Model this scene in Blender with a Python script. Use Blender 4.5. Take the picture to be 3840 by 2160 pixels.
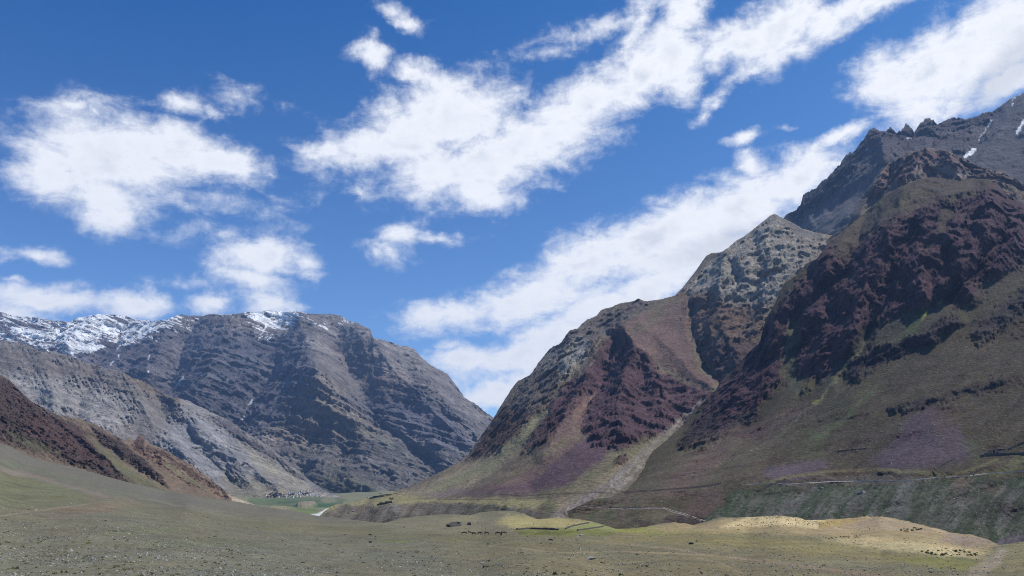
import bpy, math, random
import numpy as np
from mathutils import Vector, Matrix
for o in list(bpy.data.objects): bpy.data.objects.remove(o)
SC = bpy.context.scene
COL = SC.collection
R = math.radians
random.seed(5); RNG = np.random.default_rng(5)

# ------------------------------------------------------------------ camera, light, exposure
FPX, HZ = 2900.0, 1810.0          # focal length and horizon row of a 3840 x 2160 frame
TH = math.atan((HZ-1080)/FPX)
cam = bpy.data.cameras.new('camera'); cam.lens = FPX/3840*36; cam.sensor_width = 36
cam.clip_start = 1; cam.clip_end = 60000
co = bpy.data.objects.new('camera', cam); COL.objects.link(co); SC.camera = co
co.rotation_euler = (R(90)+TH, 0, 0)
SUN_AZ, SUN_EL = R(84), R(57)      # azimuth clockwise from +Y
S = Vector((math.sin(SUN_AZ)*math.cos(SUN_EL), math.cos(SUN_AZ)*math.cos(SUN_EL), math.sin(SUN_EL)))
ld = bpy.data.lights.new('sun', 'SUN'); ld.energy = 4.9; ld.angle = R(.5); ld.color = (1, .955, .88)
lo = bpy.data.objects.new('sun', ld); COL.objects.link(lo); lo.rotation_euler = (-S).to_track_quat('-Z', 'Y').to_euler()
SC.view_settings.view_transform = 'Standard'; SC.view_settings.look = 'None'
SC.view_settings.exposure = 0; SC.view_settings.gamma = 1
SC.cycles.max_bounces = 5; SC.cycles.volume_bounces = 0; SC.cycles.diffuse_bounces = 3
SC.cycles.use_denoising = True; SC.cycles.denoising_prefilter = 'NONE'; SC.render.filter_size = 1.15; SC.cycles.pixel_filter_type = 'BLACKMAN_HARRIS'; SC.cycles.filter_width = 1.0

def pix(px, py):
    """azimuth and elevation (degrees) of the direction seen at a pixel of the 3840 x 2160 photograph"""
    u = (px-1920)/FPX; v = (1080-py)/FPX
    x, y, z = u, math.cos(TH)-v*math.sin(TH), math.sin(TH)+v*math.cos(TH)
    return math.degrees(math.atan2(x, y)), math.degrees(math.atan2(z, math.hypot(x, y)))

# ------------------------------------------------------------------ sky with clouds
W = bpy.data.worlds.new('World'); SC.world = W; W.use_nodes = True
nt = W.node_tree; nt.nodes.clear(); N = nt.nodes.new; L = nt.links.new
def sock(n, s):
    return n.outputs[s] if not isinstance(n, bpy.types.NodeSocket) else n
def mth(nt, op, a, b=None, c=None, clamp=False):
    n = nt.nodes.new('ShaderNodeMath'); n.operation = op; n.use_clamp = clamp
    for i, v in enumerate((a, b, c)):
        if v is None: continue
        if isinstance(v, (int, float)): n.inputs[i].default_value = v
        else: nt.links.new(v, n.inputs[i])
    return n.outputs[0]
def mrange(nt, v, a, b, c, d, smooth=False):
    n = nt.nodes.new('ShaderNodeMapRange'); n.interpolation_type = 'SMOOTHSTEP' if smooth else 'LINEAR'; n.clamp = True
    nt.links.new(v, n.inputs[0])
    for i, x in enumerate((a, b, c, d)): n.inputs[i+1].default_value = x
    return n.outputs[0]
def mixc(nt, f, a, b, mode='MIX'):
    n = nt.nodes.new('ShaderNodeMix'); n.data_type = 'RGBA'; n.blend_type = mode; n.clamp_factor = True
    if isinstance(f, (int, float)): n.inputs[0].default_value = f
    else: nt.links.new(f, n.inputs[0])
    for i, x in ((6, a), (7, b)):
        if isinstance(x, tuple): n.inputs[i].default_value = (*x[:3], 1)
        else: nt.links.new(x, n.inputs[i])
    return n.outputs[2]
def noise(nt, vec, scale, detail=6, rough=.55, dist=0, lac=2.0):
    n = nt.nodes.new('ShaderNodeTexNoise'); n.inputs['Scale'].default_value = scale
    n.inputs['Detail'].default_value = detail; n.inputs['Roughness'].default_value = rough
    n.inputs['Distortion'].default_value = dist; n.inputs['Lacunarity'].default_value = lac
    if vec is not None: nt.links.new(vec, n.inputs['Vector'])
    return n.outputs[0]
def mapping(nt, vec, loc=(0,0,0), rot=(0,0,0), scale=(1,1,1), kind='POINT'):
    n = nt.nodes.new('ShaderNodeMapping'); n.vector_type = kind
    nt.links.new(vec, n.inputs[0])
    n.inputs[1].default_value = loc; n.inputs[2].default_value = rot; n.inputs[3].default_value = scale
    return n.outputs[0]
sky = N('ShaderNodeTexSky'); sky.sky_type = 'NISHITA'; sky.sun_disc = False
sky.sun_elevation = SUN_EL; sky.sun_rotation = SUN_AZ
sky.altitude = 3800; sky.air_density = 1.0; sky.dust_density = .6; sky.ozone_density = 2.2
tc = N('ShaderNodeTexCoord'); D3 = tc.outputs['Generated']
sp = N('ShaderNodeSeparateXYZ'); L(D3, sp.inputs[0]); X, Y, Z = sp.outputs
az = mth(nt, 'MULTIPLY', mth(nt, 'ARCTAN2', X, Y), 57.29578)
hyp = mth(nt, 'SQRT', mth(nt, 'ADD', mth(nt, 'MULTIPLY', X, X), mth(nt, 'MULTIPLY', Y, Y)))
el = mth(nt, 'MULTIPLY', mth(nt, 'ARCTAN2', Z, hyp), 57.29578)
cb = N('ShaderNodeCombineXYZ'); L(az, cb.inputs[0]); L(el, cb.inputs[1]); AE = cb.outputs[0]
# warp the look-up so that outlines billow
wn = N('ShaderNodeTexNoise'); wn.inputs['Scale'].default_value = .30; wn.inputs['Detail'].default_value = 5; wn.inputs['Roughness'].default_value = .6
L(AE, wn.inputs['Vector'])
sb = N('ShaderNodeVectorMath'); sb.operation = 'SUBTRACT'; L(wn.outputs['Color'], sb.inputs[0]); sb.inputs[1].default_value = (.5, .5, .5)
scv = N('ShaderNodeVectorMath'); scv.operation = 'MULTIPLY'; L(sb.outputs[0], scv.inputs[0]); scv.inputs[1].default_value = (2.8, 2.2, 0)
ad = N('ShaderNodeVectorMath'); ad.operation = 'ADD'; L(AE, ad.inputs[0]); L(scv.outputs[0], ad.inputs[1]); AW = ad.outputs[0]
# cx, cy, rx, ry, tilt (degrees, up to the right), strength
CL = [
 (400,590,360,190,-4,1.2),(190,620,150,150,0,1),(640,560,330,110,-8,1.1),(830,610,200,75,-8,1),(400,715,220,140,-12,1.0),(430,790,140,95,-5,.75),(900,640,120,50,0,.8),
 (268,398,62,30,0,.6),(345,420,55,22,-10,.5),(690,398,110,38,4,.62),(800,420,50,20,-20,.4),(900,370,80,26,0,.25),
 (1400,205,85,62,-10,.85),(1545,270,110,52,-12,.85),(1650,330,110,60,-20,.8),(1660,450,330,160,12,1.25),(1500,540,330,110,10,1.1),(1800,620,380,140,12,1.2),(1770,700,200,80,-15,1),(1230,560,120,55,25,.6),(1830,770,70,24,8,.35),
 (2010,520,330,120,12,1.0),(2180,400,300,110,20,1.05),(2380,290,230,130,30,1.1),(2520,200,135,185,10,1.1),(2390,90,100,70,60,.75),(2560,40,130,105,40,1.0),(2200,120,170,36,10,.42),(2080,190,70,28,10,.35),
 (2780,165,170,95,0,1),(2930,110,230,140,25,1.15),(3120,60,240,75,18,.85),(3260,10,180,60,10,.7),(2690,205,70,75,0,.8),(2810,285,90,26,12,.55),(2680,378,55,28,25,.55),(2635,440,30,22,30,.4),(2800,512,75,26,5,.6),(2950,485,25,10,0,.3),
 (3560,250,360,175,28,1.3),(3330,290,160,135,0,1.2),(3760,130,300,190,35,1.3),(3480,400,230,75,-8,1.0),(3780,300,200,80,30,1.0),(3160,505,140,38,14,.85),(3060,545,35,20,10,.5),
 (2830,620,60,70,60,.75),(3000,670,200,110,25,1.15),(2760,800,310,135,20,1.25),(2480,890,310,130,22,1.3),(2200,980,290,110,24,1.15),(2050,1080,280,95,20,1.0),(2600,950,330,90,14,1.15),(1740,1170,270,66,6,.95),(1950,1150,240,85,12,1.0),
 (2450,1080,280,90,18,1.15),(2230,1150,210,85,25,1.1),(2080,1250,260,90,28,.95),(1750,1345,240,60,6,1.0),(1950,1330,260,95,18,1.1),(1700,1290,60,24,0,.5),(1850,1480,190,60,8,1.05),(1700,1210,160,30,0,.4),(1950,1420,120,50,20,.7),
 (120,958,115,26,0,.6),(80,1053,48,14,0,.45),(985,970,190,80,4,1.0),(1150,992,60,42,0,.75),(940,1040,160,48,-4,.8),(790,1135,110,44,6,.85),(1000,1130,130,58,0,.9),(190,1125,260,62,4,.95),(520,1135,150,58,2,.9),(60,1170,160,70,0,.9),
 (1490,885,85,55,25,.62),(1450,945,80,42,-10,.55),(1620,895,110,18,0,.35),(1530,88,55,32,-25,.62),(1480,40,70,24,-20,.3),(870,770,120,34,-6,.22),(830,880,110,26,4,.2),(1220,600,70,70,20,.3),(1360,735,40,14,0,.25),(700,1060,80,24,0,.3),
 # clouds over the rest of the valley, outside this view
 (4700,300,600,260,15,1.2),(5600,900,700,200,10,1.1),(-900,500,500,220,-10,1.1),(-1800,900,600,180,0,1.1),(1800,-700,500,260,10,1.1),(3000,-900,500,240,20,1.1),(300,-600,400,160,0,.9)]
F = None
def cloud_part(px, py, rx, ry, tilt, w, prev=None):
    a0, e0 = pix(px, py)
    a1, _ = pix(px+10, py); _, e1 = pix(px, py-10)
    sx = (a1-a0)/10; sy = (e1-e0)/10
    src = AW
    if prev is not None:      # keeps the parts evaluated one after the other
        q = N('ShaderNodeVectorMath'); q.operation = 'MULTIPLY_ADD'; L(prev, q.inputs[0]); q.inputs[1].default_value = (1e-6, 1e-6, 0); L(AW, q.inputs[2]); src = q.outputs[0]
    m = mapping(nt, src, (a0, e0, 0), (0, 0, R(tilt)), (rx*sx*1.04, ry*abs(sy)*1.04, 1), 'TEXTURE')
    ln = N('ShaderNodeVectorMath'); ln.operation = 'LENGTH'; L(m, ln.inputs[0])
    return mth(nt, 'MULTIPLY_ADD', ln.outputs['Value'], -w, w)
for c in CL:
    f = cloud_part(*c, prev=F)
    F = f if F is None else mth(nt, 'SMOOTH_MAX', F, f, .12)
# cloud texture, streaked along the drift of the bank (up to the right)
st = mapping(nt, AE, rot=(0, 0, R(-18)), scale=(.75, 1.5, 1))
n1 = noise(nt, st, .42, 9, .62, .35)
n2 = noise(nt, AE, 1.6, 7, .65, .2)
dens = mth(nt, 'ADD', F, mth(nt, 'ADD', mth(nt, 'MULTIPLY_ADD', n1, 1.7, -.93), mth(nt, 'MULTIPLY_ADD', n2, .55, -.275)))
alpha = mrange(nt, dens, -.42, .66, 0, 1, True)
alpha = mth(nt, 'POWER', alpha, 1.15)
hi = mrange(nt, el, 1, 3, 0, 1)
alpha = mth(nt, 'MULTIPLY', alpha, hi)
core = mrange(nt, noise(nt, mapping(nt, AE, loc=(.4, -1.2, 0)), .16, 6, .6), .42, .66, 0, 1, True)
thick = mrange(nt, dens, .5, 1.25, 0, 1, True)
gc = mth(nt, 'MULTIPLY', core, thick)
# the heavy grey belly of the cloud bank over the right peak
g1 = cloud_part(3800, 240, 330, 120, 35, 1.0)
g2 = cloud_part(2760, 900, 420, 70, 12, .8)
g3 = cloud_part(3180, 60, 60, 60, 0, .3)
gm = mrange(nt, mth(nt, 'ADD', mth(nt, 'MAXIMUM', g1, g2), mth(nt, 'MULTIPLY_ADD', n2, .5, -.25)), 0, .7, 0, 1, True)
gc = mth(nt, 'MAXIMUM', mth(nt, 'MULTIPLY', gc, .5), mth(nt, 'MULTIPLY', gm, .62))
wisp = noise(nt, st, 1.1, 8, .6, .3)
st2 = mapping(nt, AE, loc=(1.0, -1.5, 0)); nb0 = noise(nt, AE, .30, 5, .5, .2); nb1 = noise(nt, st2, .30, 5, .5, .2)
bill = mrange(nt, mth(nt, 'SUBTRACT', nb1, nb0), -.03, .16, 0, 1, True)
ccol = mixc(nt, gc, (.93, .945, .98), (.55, .585, .66))
ccol = mixc(nt, mrange(nt, wisp, .35, .65, .18, 0), ccol, (.68, .73, .84))
ccol = mixc(nt, mth(nt, 'MULTIPLY', mth(nt, 'MULTIPLY', bill, thick), .6), ccol, (.55, .60, .70))
ccol = mixc(nt, mrange(nt, az, -32, 25, .35, 0), ccol, (.80, .84, .93))
tint_hi = mixc(nt, mrange(nt, az, -34, 30, 0, 1), (.03, .60, 1.16), (.34, .86, 1.24))
tint = mixc(nt, mrange(nt, el, 3, 36, 0, 1), (.92, 1.08, 1.20), tint_hi)
skc = mixc(nt, 1.0, sky.outputs[0], tint, 'MULTIPLY')
SKY_K = .138
bg1 = N('ShaderNodeBackground'); L(skc, bg1.inputs[0]); bg1.inputs[1].default_value = SKY_K
bg2 = N('ShaderNodeBackground'); L(ccol, bg2.inputs[0]); bg2.inputs[1].default_value = 1.1
mx = N('ShaderNodeMixShader'); L(alpha, mx.inputs[0]); L(bg1.outputs[0], mx.inputs[1]); L(bg2.outputs[0], mx.inputs[2])
wo = N('ShaderNodeOutputWorld'); L(mx.outputs[0], wo.inputs[0])

# ------------------------------------------------------------------ numpy tools
def _h(ix, iy, iz, seed):
    h = (ix.astype(np.uint32)*np.uint32(374761393) + iy.astype(np.uint32)*np.uint32(668265263)
         + iz.astype(np.uint32)*np.uint32(2147483647) + np.uint32(seed*144665+17))
    h ^= h >> np.uint32(13); h *= np.uint32(1274126177); h ^= h >> np.uint32(16); h *= np.uint32(2246822519); h ^= h >> np.uint32(13)
    return h
def pn(x, y, z=None, seed=0):
    """gradient noise, about -1..1"""
    if z is None: z = np.zeros_like(x)
    xi = np.floor(x).astype(np.int64); yi = np.floor(y).astype(np.int64); zi = np.floor(z).astype(np.int64)
    fx = x-xi; fy = y-yi; fz = z-zi
    u = fx*fx*fx*(fx*(fx*6-15)+10); v = fy*fy*fy*(fy*(fy*6-15)+10); w = fz*fz*fz*(fz*(fz*6-15)+10)
    def g(dx, dy, dz):
        h = _h(xi+dx, yi+dy, zi+dz, seed)
        a = (h & np.uint32(0xffff)).astype(np.float64)/65535*2*np.pi
        c = (h >> np.uint32(16)).astype(np.float64)/65535*2-1
        s = np.sqrt(1-c*c)
        return (np.cos(a)*s)*(fx-dx)+(np.sin(a)*s)*(fy-dy)+c*(fz-dz)
    def lerp(a, b, t): return a+(b-a)*t
    return 1.5*lerp(lerp(lerp(g(0,0,0), g(1,0,0), u), lerp(g(0,1,0), g(1,1,0), u), v),
                    lerp(lerp(g(0,0,1), g(1,0,1), u), lerp(g(0,1,1), g(1,1,1), u), v), w)
def fbm(x, y, z=None, oct=5, gain=.5, seed=0):
    s = 0; a = 1; t = 0
    for o in range(oct):
        s = s+a*pn(x*2**o, y*2**o, None if z is None else z*2**o, seed+o); t += a; a *= gain
    return s/t
def ridged(x, y, z=None, oct=5, gain=.5, seed=0):
    s = 0; a = 1; t = 0; w = 1
    for o in range(oct):
        n = 1-np.abs(pn(x*2.03**o, y*2.03**o, None if z is None else z*2.03**o, seed+o))
        n = n*n*w; w = np.clip(n*1.8, 0, 1)
        s = s+a*n; t += a; a *= gain
    return s/t
def facet(x, y, z, lam, seed=0, oct=3):
    """broken planes meeting in sharp edges, about -.5..5"""
    r = np.random.default_rng(seed+500); s = 0; a = 1; t = 0
    wx_ = fbm(x/lam/1.7, y/lam/1.7, z/lam/1.7, 3, .5, seed)*lam*.55; wy_ = fbm(x/lam/1.7+9, y/lam/1.7, z/lam/1.7, 3, .5, seed+3)*lam*.55
    for o in range(oct):
        m = None
        for k in range(4):
            d = r.normal(size=3); d /= np.linalg.norm(d); q = ((x+wx_)*d[0]+(y+wy_)*d[1]+(z+wx_)*d[2])/lam*2**o+r.uniform()
            f = np.abs(2*(q-np.floor(q))-1); m = f if m is None else (np.maximum(m, f*.9) if k % 2 else m*.5+f*.5)
        s = s+a*(m-.5); t += a; a *= .52
    return s/t*1.3
def blocks(x, y, z, lam, seed=0, oct=2):
    """jointed rock: each block its own height and tilt, sharp steps between neighbours"""
    s = 0; a = 1; t = 0
    w1 = fbm(x/lam/1.3, y/lam/1.3, z/lam/1.3, 3, .55, seed)*.45; w2 = fbm(x/lam/1.3+7, y/lam/1.3, z/lam/1.3, 3, .55, seed+5)*.45
    for o in range(oct):
        X_ = x/lam*2.7**o+w1*2**o; Y_ = y/lam*2.7**o+w2*2**o; Z_ = z/lam*2.7**o*1.2+w1*2**o
        xi = np.floor(X_).astype(np.int64); yi = np.floor(Y_).astype(np.int64); zi = np.floor(Z_).astype(np.int64)
        best = np.full(X_.shape, 9.); val = np.zeros(X_.shape)
        for dx in (-1, 0, 1):
            for dy in (-1, 0, 1):
                for dz in (-1, 0, 1):
                    h = _h(xi+dx, yi+dy, zi+dz, seed+o*9)
                    a1 = (h & np.uint32(255))/255.; a2 = ((h >> np.uint32(8)) & np.uint32(255))/255.; a3 = ((h >> np.uint32(16)) & np.uint32(255))/255.; a4 = (h >> np.uint32(24))/255.
                    ex = X_-(xi+dx+a1); ey = Y_-(yi+dy+a2); ez = Z_-(zi+dz+a3); d = ex*ex+ey*ey+ez*ez
                    m = d < best; best = np.where(m, d, best)
                    val = np.where(m, (a4-.5)+ex*(a1*2-1)*.9+ey*(a3*2-1)*.9+ez*(.25+a2*.9), val)
        s = s+a*val; t += a; a *= .42
    return s/t
def lin(c, k=1.0):
    return np.array([(((v/255+.055)/1.055)**2.4 if v > 10 else v/255/12.92)*k for v in c])
def smooth(t): t = np.clip(t, 0, 1); return t*t*(3-2*t)
def segdist(PX, PY, pts):
    best = np.full(PX.shape, 1e9); tt = np.zeros(PX.shape); n = len(pts)-1
    for i in range(n):
        ax, ay = pts[i]; bx, by = pts[i+1]
        dx, dy = bx-ax, by-ay; l2 = dx*dx+dy*dy+1e-9
        t = np.clip(((PX-ax)*dx+(PY-ay)*dy)/l2, 0, 1)
        d = np.hypot(PX-ax-t*dx, PY-ay-t*dy)
        m = d < best
        best = np.where(m, d, best); tt = np.where(m, (i+t)/n, tt)
    return best, tt
def polysd(PX, PY, pts):
    """signed distance, positive inside"""
    d, _ = segdist(PX, PY, pts+[pts[0]])
    ins = np.zeros(PX.shape, bool); n = len(pts)
    for i in range(n):
        ax, ay = pts[i]; bx, by = pts[(i+1) % n]
        c = ((ay > PY) != (by > PY)) & (PX < (bx-ax)*(PY-ay)/((by-ay) or 1e-9)+ax)
        ins ^= c
    return np.where(ins, d, -d)
def rbf(pts, vals, QX, QY):
    p = np.array(pts, float)/1000; n = len(p)
    d = np.hypot(p[:,None,0]-p[None,:,0], p[:,None,1]-p[None,:,1])
    A = np.zeros((n+3, n+3)); A[:n,:n] = d+np.eye(n)*-1e-6; A[:n,n] = 1; A[:n,n+1:] = p; A[n,:n] = 1; A[n+1:,:n] = p.T
    w = np.linalg.solve(A, np.concatenate([vals, [0,0,0]]))
    qx = QX/1000; qy = QY/1000
    out = w[n]+w[n+1]*qx+w[n+2]*qy
    for i in range(n): out = out+w[i]*np.hypot(qx-p[i,0], qy-p[i,1])
    return out
CT, ST = math.cos(TH), math.sin(TH)
def world(px, py, D):
    u = (px-1920)/FPX; v = (1080-py)/FPX
    k = D/(CT-v*ST)
    return u*k, D+0*u, (ST+v*CT)*k

def mesh_grid(name, P, col, rows, cols):
    me = bpy.data.meshes.new(name); n = rows*cols
    me.vertices.add(n); me.vertices.foreach_set('co', np.ascontiguousarray(P.reshape(-1), dtype=np.float32))
    i = np.arange(n).reshape(rows, cols)
    q = np.stack([i[:-1,:-1], i[1:,:-1], i[1:,1:], i[:-1,1:]], -1).reshape(-1, 4)
    me.loops.add(q.size); me.loops.foreach_set('vertex_index', q.reshape(-1).astype(np.int32))
    me.polygons.add(len(q)); me.polygons.foreach_set('loop_start', np.arange(0, q.size, 4, dtype=np.int32))
    me.update(calc_edges=True)
    me.polygons.foreach_set('use_smooth', np.ones(len(q), bool))
    a = me.color_attributes.new('Col', 'FLOAT_COLOR', 'POINT')
    c = np.ones((n, 4), np.float32); c[:, :3] = np.clip(col.reshape(-1, 3), 0, 1); a.data.foreach_set('color', c.reshape(-1))
    return me

SURF = {}
def sheet(name, label, top, bottom, depth, x0, x1, step, nrow, relief, paint, base, mat, detail,
          jag=None, warp=14, streak=None, sq=.22, vert=False, back=(15, 60, 160, 400), fall=.75, drop=(30, 120), seed=0):
    """one hillside or mountain: outline + depths of its real surface, relief lines, colours; the far side is closed down behind its crest"""
    xs = np.arange(x0, x1+step, step).astype(float); nc = len(xs)
    tx, ty = np.array(top, float).T; bx, by = np.array(bottom, float).T
    T = np.interp(xs, tx, ty); B = np.interp(xs, bx, by)
    if jag:
        ja = np.interp(xs, [j[0] for j in jag], [j[1] for j in jag])
        n = .55*pn(xs/38, xs*0+seed, seed=seed)+.35*np.abs(pn(xs/15, xs*0+seed, seed=seed+1))+.3*pn(xs/8, xs*0+seed, seed=seed+2)
        T = T-ja*n
    B = np.maximum(B, T+2)
    t = np.linspace(0, 1, nrow)[:, None]
    PX = np.broadcast_to(xs, (nrow, nc)).copy(); PY = T[None]*(1-t)+B[None]*t
    dp = np.array(depth, float)
    iD = rbf(dp[:, :2], 1/dp[:, 2]*1000, PX, PY)
    D = 1000/np.clip(iD, .08, 20)
    wx = PX+warp*fbm(PX/90, PY/90, oct=5, gain=.6, seed=seed+11)*1.6; wy = PY+warp*fbm(PX/90+40, PY/90, oct=5, gain=.6, seed=seed+12)*1.6
    if streak is not None:
        ca, sa = math.cos(R(streak)), math.sin(R(streak))
        DTH = fbm((PX*ca-PY*sa)/75, (PX*sa+PY*ca)/13, oct=5, gain=.62, seed=seed+13)*1.1+fbm(PX/11, PY/9, oct=3, gain=.6, seed=seed+14)*.8
    else: DTH = fbm(PX/11, PY/6, oct=4, gain=.6, seed=seed+14)*1.1
    g = np.zeros_like(D)
    for pts, w0, w1, amp, pw in relief:
        d, tt = segdist(wx, wy, pts); w = w0+(w1-w0)*tt
        g += amp*np.clip(1-d/w, 0, 1)**pw
    col = np.empty(PX.shape+(3,)); col[:] = base
    rock = np.zeros_like(D)
    for it in paint:
        kind, geo, soft, c, op, rk = (list(it)+[None]*6)[:6]
        if kind == 'p': m = smooth(polysd(wx, wy, geo)/(soft*1.5)+.5+DTH*.85)
        elif kind == 'k': m = smooth(polysd(wx, wy, geo)/(soft*1.5)+.5)*smooth(DTH*2.6+.35)
        elif kind == 's':
            pts, w0, w1 = geo; d, tt = segdist(wx, wy, pts); m = smooth(((w0+(w1-w0)*tt)-d)/(soft*1.4)+.5+DTH*.7)
        elif kind == 'l':
            pts, w0, w1 = geo; d, tt = segdist(PX, PY, pts); m = smooth(((w0+(w1-w0)*tt)-d)/soft+.5)
        elif kind == 'e':
            cx, cy, rx, ry, rot = geo; ca, sa = math.cos(R(rot)), math.sin(R(rot))
            ex = ((wx-cx)*ca-(wy-cy)*sa)/rx; ey = ((wx-cx)*sa+(wy-cy)*ca)/ry
            m = smooth((1-np.hypot(ex, ey))/(soft*1.4)+.4+DTH*.7)
        m = m*op
        if c is not None: col += (np.asarray(c)-col)*m[..., None]
        if rk is not None: rock += (rk-rock)*m
    D = D*np.exp(-g)
    x, y, z = world(PX, PY, D)
    dd, cm = detail(x, y, z, rock, PX, PY)
    if cm is not None: col = col*cm
    if vert: z = z+dd
    else:      # relief stands out square to the slope, less so at the crest so that the outline holds
        ed = .12+.88*smooth((t-.0)/.14); dm = dd-dd.mean()
        D = D-dd*(1-.75*sq*ed); x, y, z = world(PX, PY, D); z = z+dm*sq*ed
    P = np.stack([x, y, z], -1)
    rows = [P]; cols = [col]
    top_rows = []; tc_ = []
    for k, s in enumerate(back):
        q = P[0].copy(); hd = q[:, :2]/np.linalg.norm(q[:, :2], axis=1)[:, None]
        q[:, :2] += hd*s; q[:, 2] -= s*fall*(1-.35*math.exp(-k)); top_rows.insert(0, q[None]); tc_.insert(0, col[:1])
    bot = []; bc = []
    for s in drop:
        q = P[-1].copy(); hd = q[:, :2]/np.linalg.norm(q[:, :2], axis=1)[:, None]
        q[:, :2] -= hd*s*.3; q[:, 2] -= s; bot.append(q[None]); bc.append(col[-1:])
    if name == 'ground':      # runs on under and behind the viewer
        bot = []
        for s in (60, 700):
            q = P[-1].copy(); q[:, 1] -= s; q[:, 2] -= s*.02; bot.append(q[None])
        bc = [col[-1:]]*2
    Pa = np.concatenate(top_rows+rows+bot)
    Pa[..., 2] = np.maximum(Pa[..., 2], -134.5); Ca = np.concatenate(tc_+cols+bc)
    if name == 'ground':      # and on past both sides of the view
        def shift(c, s):
            q = Pa[:, c:c+1].copy() if c >= 0 else Pa[:, c:].copy(); q[..., 0] += s; q[..., 2] -= abs(s)*.01; return q
        Pa = np.concatenate([shift(0, -600), shift(0, -120), Pa, shift(-1, 60), shift(-1, 240), shift(-1, 500)], 1)
        Ca = np.concatenate([Ca[:, :1]]*2+[Ca]+[Ca[:, -1:]]*3, 1)
    me = mesh_grid(name, Pa, Ca, Pa.shape[0], Pa.shape[1])
    ob = bpy.data.objects.new(name, me); COL.objects.link(ob); me.materials.append(mat)
    ob['kind'] = 'structure'; ob['label'] = label
    SURF[name+str(seed)] = (xs, T, B, P)
    return ob
def on(key, px, py):
    """the point of a built surface seen at a pixel"""
    xs, T, B, P = SURF[key]
    fx = np.interp(px, xs, np.arange(len(xs))); i = int(min(max(math.floor(fx), 0), len(xs)-2)); f = fx-i
    def colpt(j):
        r = (py-T[j])/(B[j]-T[j])*(P.shape[0]-1); r = min(max(r, 0), P.shape[0]-1.001); a = int(r)
        return P[a, j]*(1-(r-a))+P[a+1, j]*(r-a)
    return Vector(colpt(i)*(1-f)+colpt(i+1)*f)

# ------------------------------------------------------------------ materials
def new_mat(name):
    m = bpy.data.materials.new(name); m.use_nodes = True; t = m.node_tree
    b = t.nodes['Principled BSDF']; b.inputs['Roughness'].default_value = .95; b.inputs['Specular IOR Level'].default_value = .15
    return m, t, b
def earth(name, lam, bump=1.0, strata=0, tilt=(0, 0), strata_lam=30, speck=0, speck_lam=.8, contrast=1.0):
    """coloured ground: colour attribute, mottling at several sizes, bedding, scattered pale and dark stones"""
    m, t, b = new_mat(name)
    at = t.nodes.new('ShaderNodeAttribute'); at.attribute_name = 'Col'
    g = t.nodes.new('ShaderNodeNewGeometry'); pos = g.outputs['Position']
    c = at.outputs['Color']
    a = noise(t, pos, 1/lam, 10, .68)
    k = mrange(t, a, .28, .72, 1-.45*contrast, 1+.45*contrast)
    a2 = noise(t, pos, 1/(lam*7), 5, .6)
    k = mth(t, 'MULTIPLY', k, mrange(t, a2, .3, .7, .82, 1.18))
    h = mth(t, 'MULTIPLY', a, lam*.5)
    if strata:
        sp = t.nodes.new('ShaderNodeSeparateXYZ'); t.links.new(pos, sp.inputs[0])
        zz = mth(t, 'MULTIPLY_ADD', sp.outputs[0], tilt[0], sp.outputs[2]); zz = mth(t, 'MULTIPLY_ADD', sp.outputs[1], tilt[1], zz)
        wv = noise(t, pos, 1/(strata_lam*22), 5, .6)
        zz = mth(t, 'MULTIPLY_ADD', wv, strata_lam*14, zz)
        cbn = t.nodes.new('ShaderNodeCombineXYZ')
        t.links.new(mth(t, 'MULTIPLY', sp.outputs[0], 1/(strata_lam*16)), cbn.inputs[0]); t.links.new(mth(t, 'MULTIPLY', sp.outputs[1], 1/(strata_lam*16)), cbn.inputs[1])
        t.links.new(mth(t, 'MULTIPLY', zz, 1/strata_lam), cbn.inputs[2])
        s = noise(t, cbn.outputs[0], 1, 6, .72)
        k = mth(t, 'MULTIPLY', k, mrange(t, s, .36, .64, 1-.5*strata, 1+.42*strata))
        h = mth(t, 'ADD', h, mth(t, 'MULTIPLY', s, strata_lam*1.1*strata))
    km = t.nodes.new('ShaderNodeVectorMath'); km.operation = 'SCALE'; t.links.new(c, km.inputs[0]); t.links.new(k, km.inputs['Scale'])
    c = km.outputs[0]
    if speck:
        v = t.nodes.new('ShaderNodeTexVoronoi'); v.inputs['Scale'].default_value = 1/speck_lam; t.links.new(pos, v.inputs['Vector'])
        rs = t.nodes.new('ShaderNodeSeparateColor'); t.links.new(v.outputs['Color'], rs.inputs[0])
        near = mrange(t, v.outputs['Distance'], .16, .30, 1, 0)
        fl = noise(t, pos, 1/(speck_lam*26), 4, .6)
        gate = mrange(t, fl, .34, .56, .35, 1)
        pale = mth(t, 'MULTIPLY', mth(t, 'MULTIPLY', near, mth(t, 'GREATER_THAN', rs.outputs[0], 1-.32*speck)), gate)
        dark = mth(t, 'MULTIPLY', mth(t, 'MULTIPLY', near, mth(t, 'LESS_THAN', rs.outputs[0], .34*speck)), gate)
        c = mixc(t, mth(t, 'MULTIPLY', pale, .7), c, (.40, .385, .34))
        c = mixc(t, mth(t, 'MULTIPLY', dark, .6), c, (.035, .032, .026))
    t.links.new(c, b.inputs['Base Color'])
    bp = t.nodes.new('ShaderNodeBump'); bp.inputs['Strength'].default_value = min(bump, 1); bp.inputs['Distance'].default_value = 1.8 if bump >= 1 else 1
    t.links.new(h, bp.inputs['Height']); t.links.new(bp.outputs[0], b.inputs['Normal'])
    return m
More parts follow.
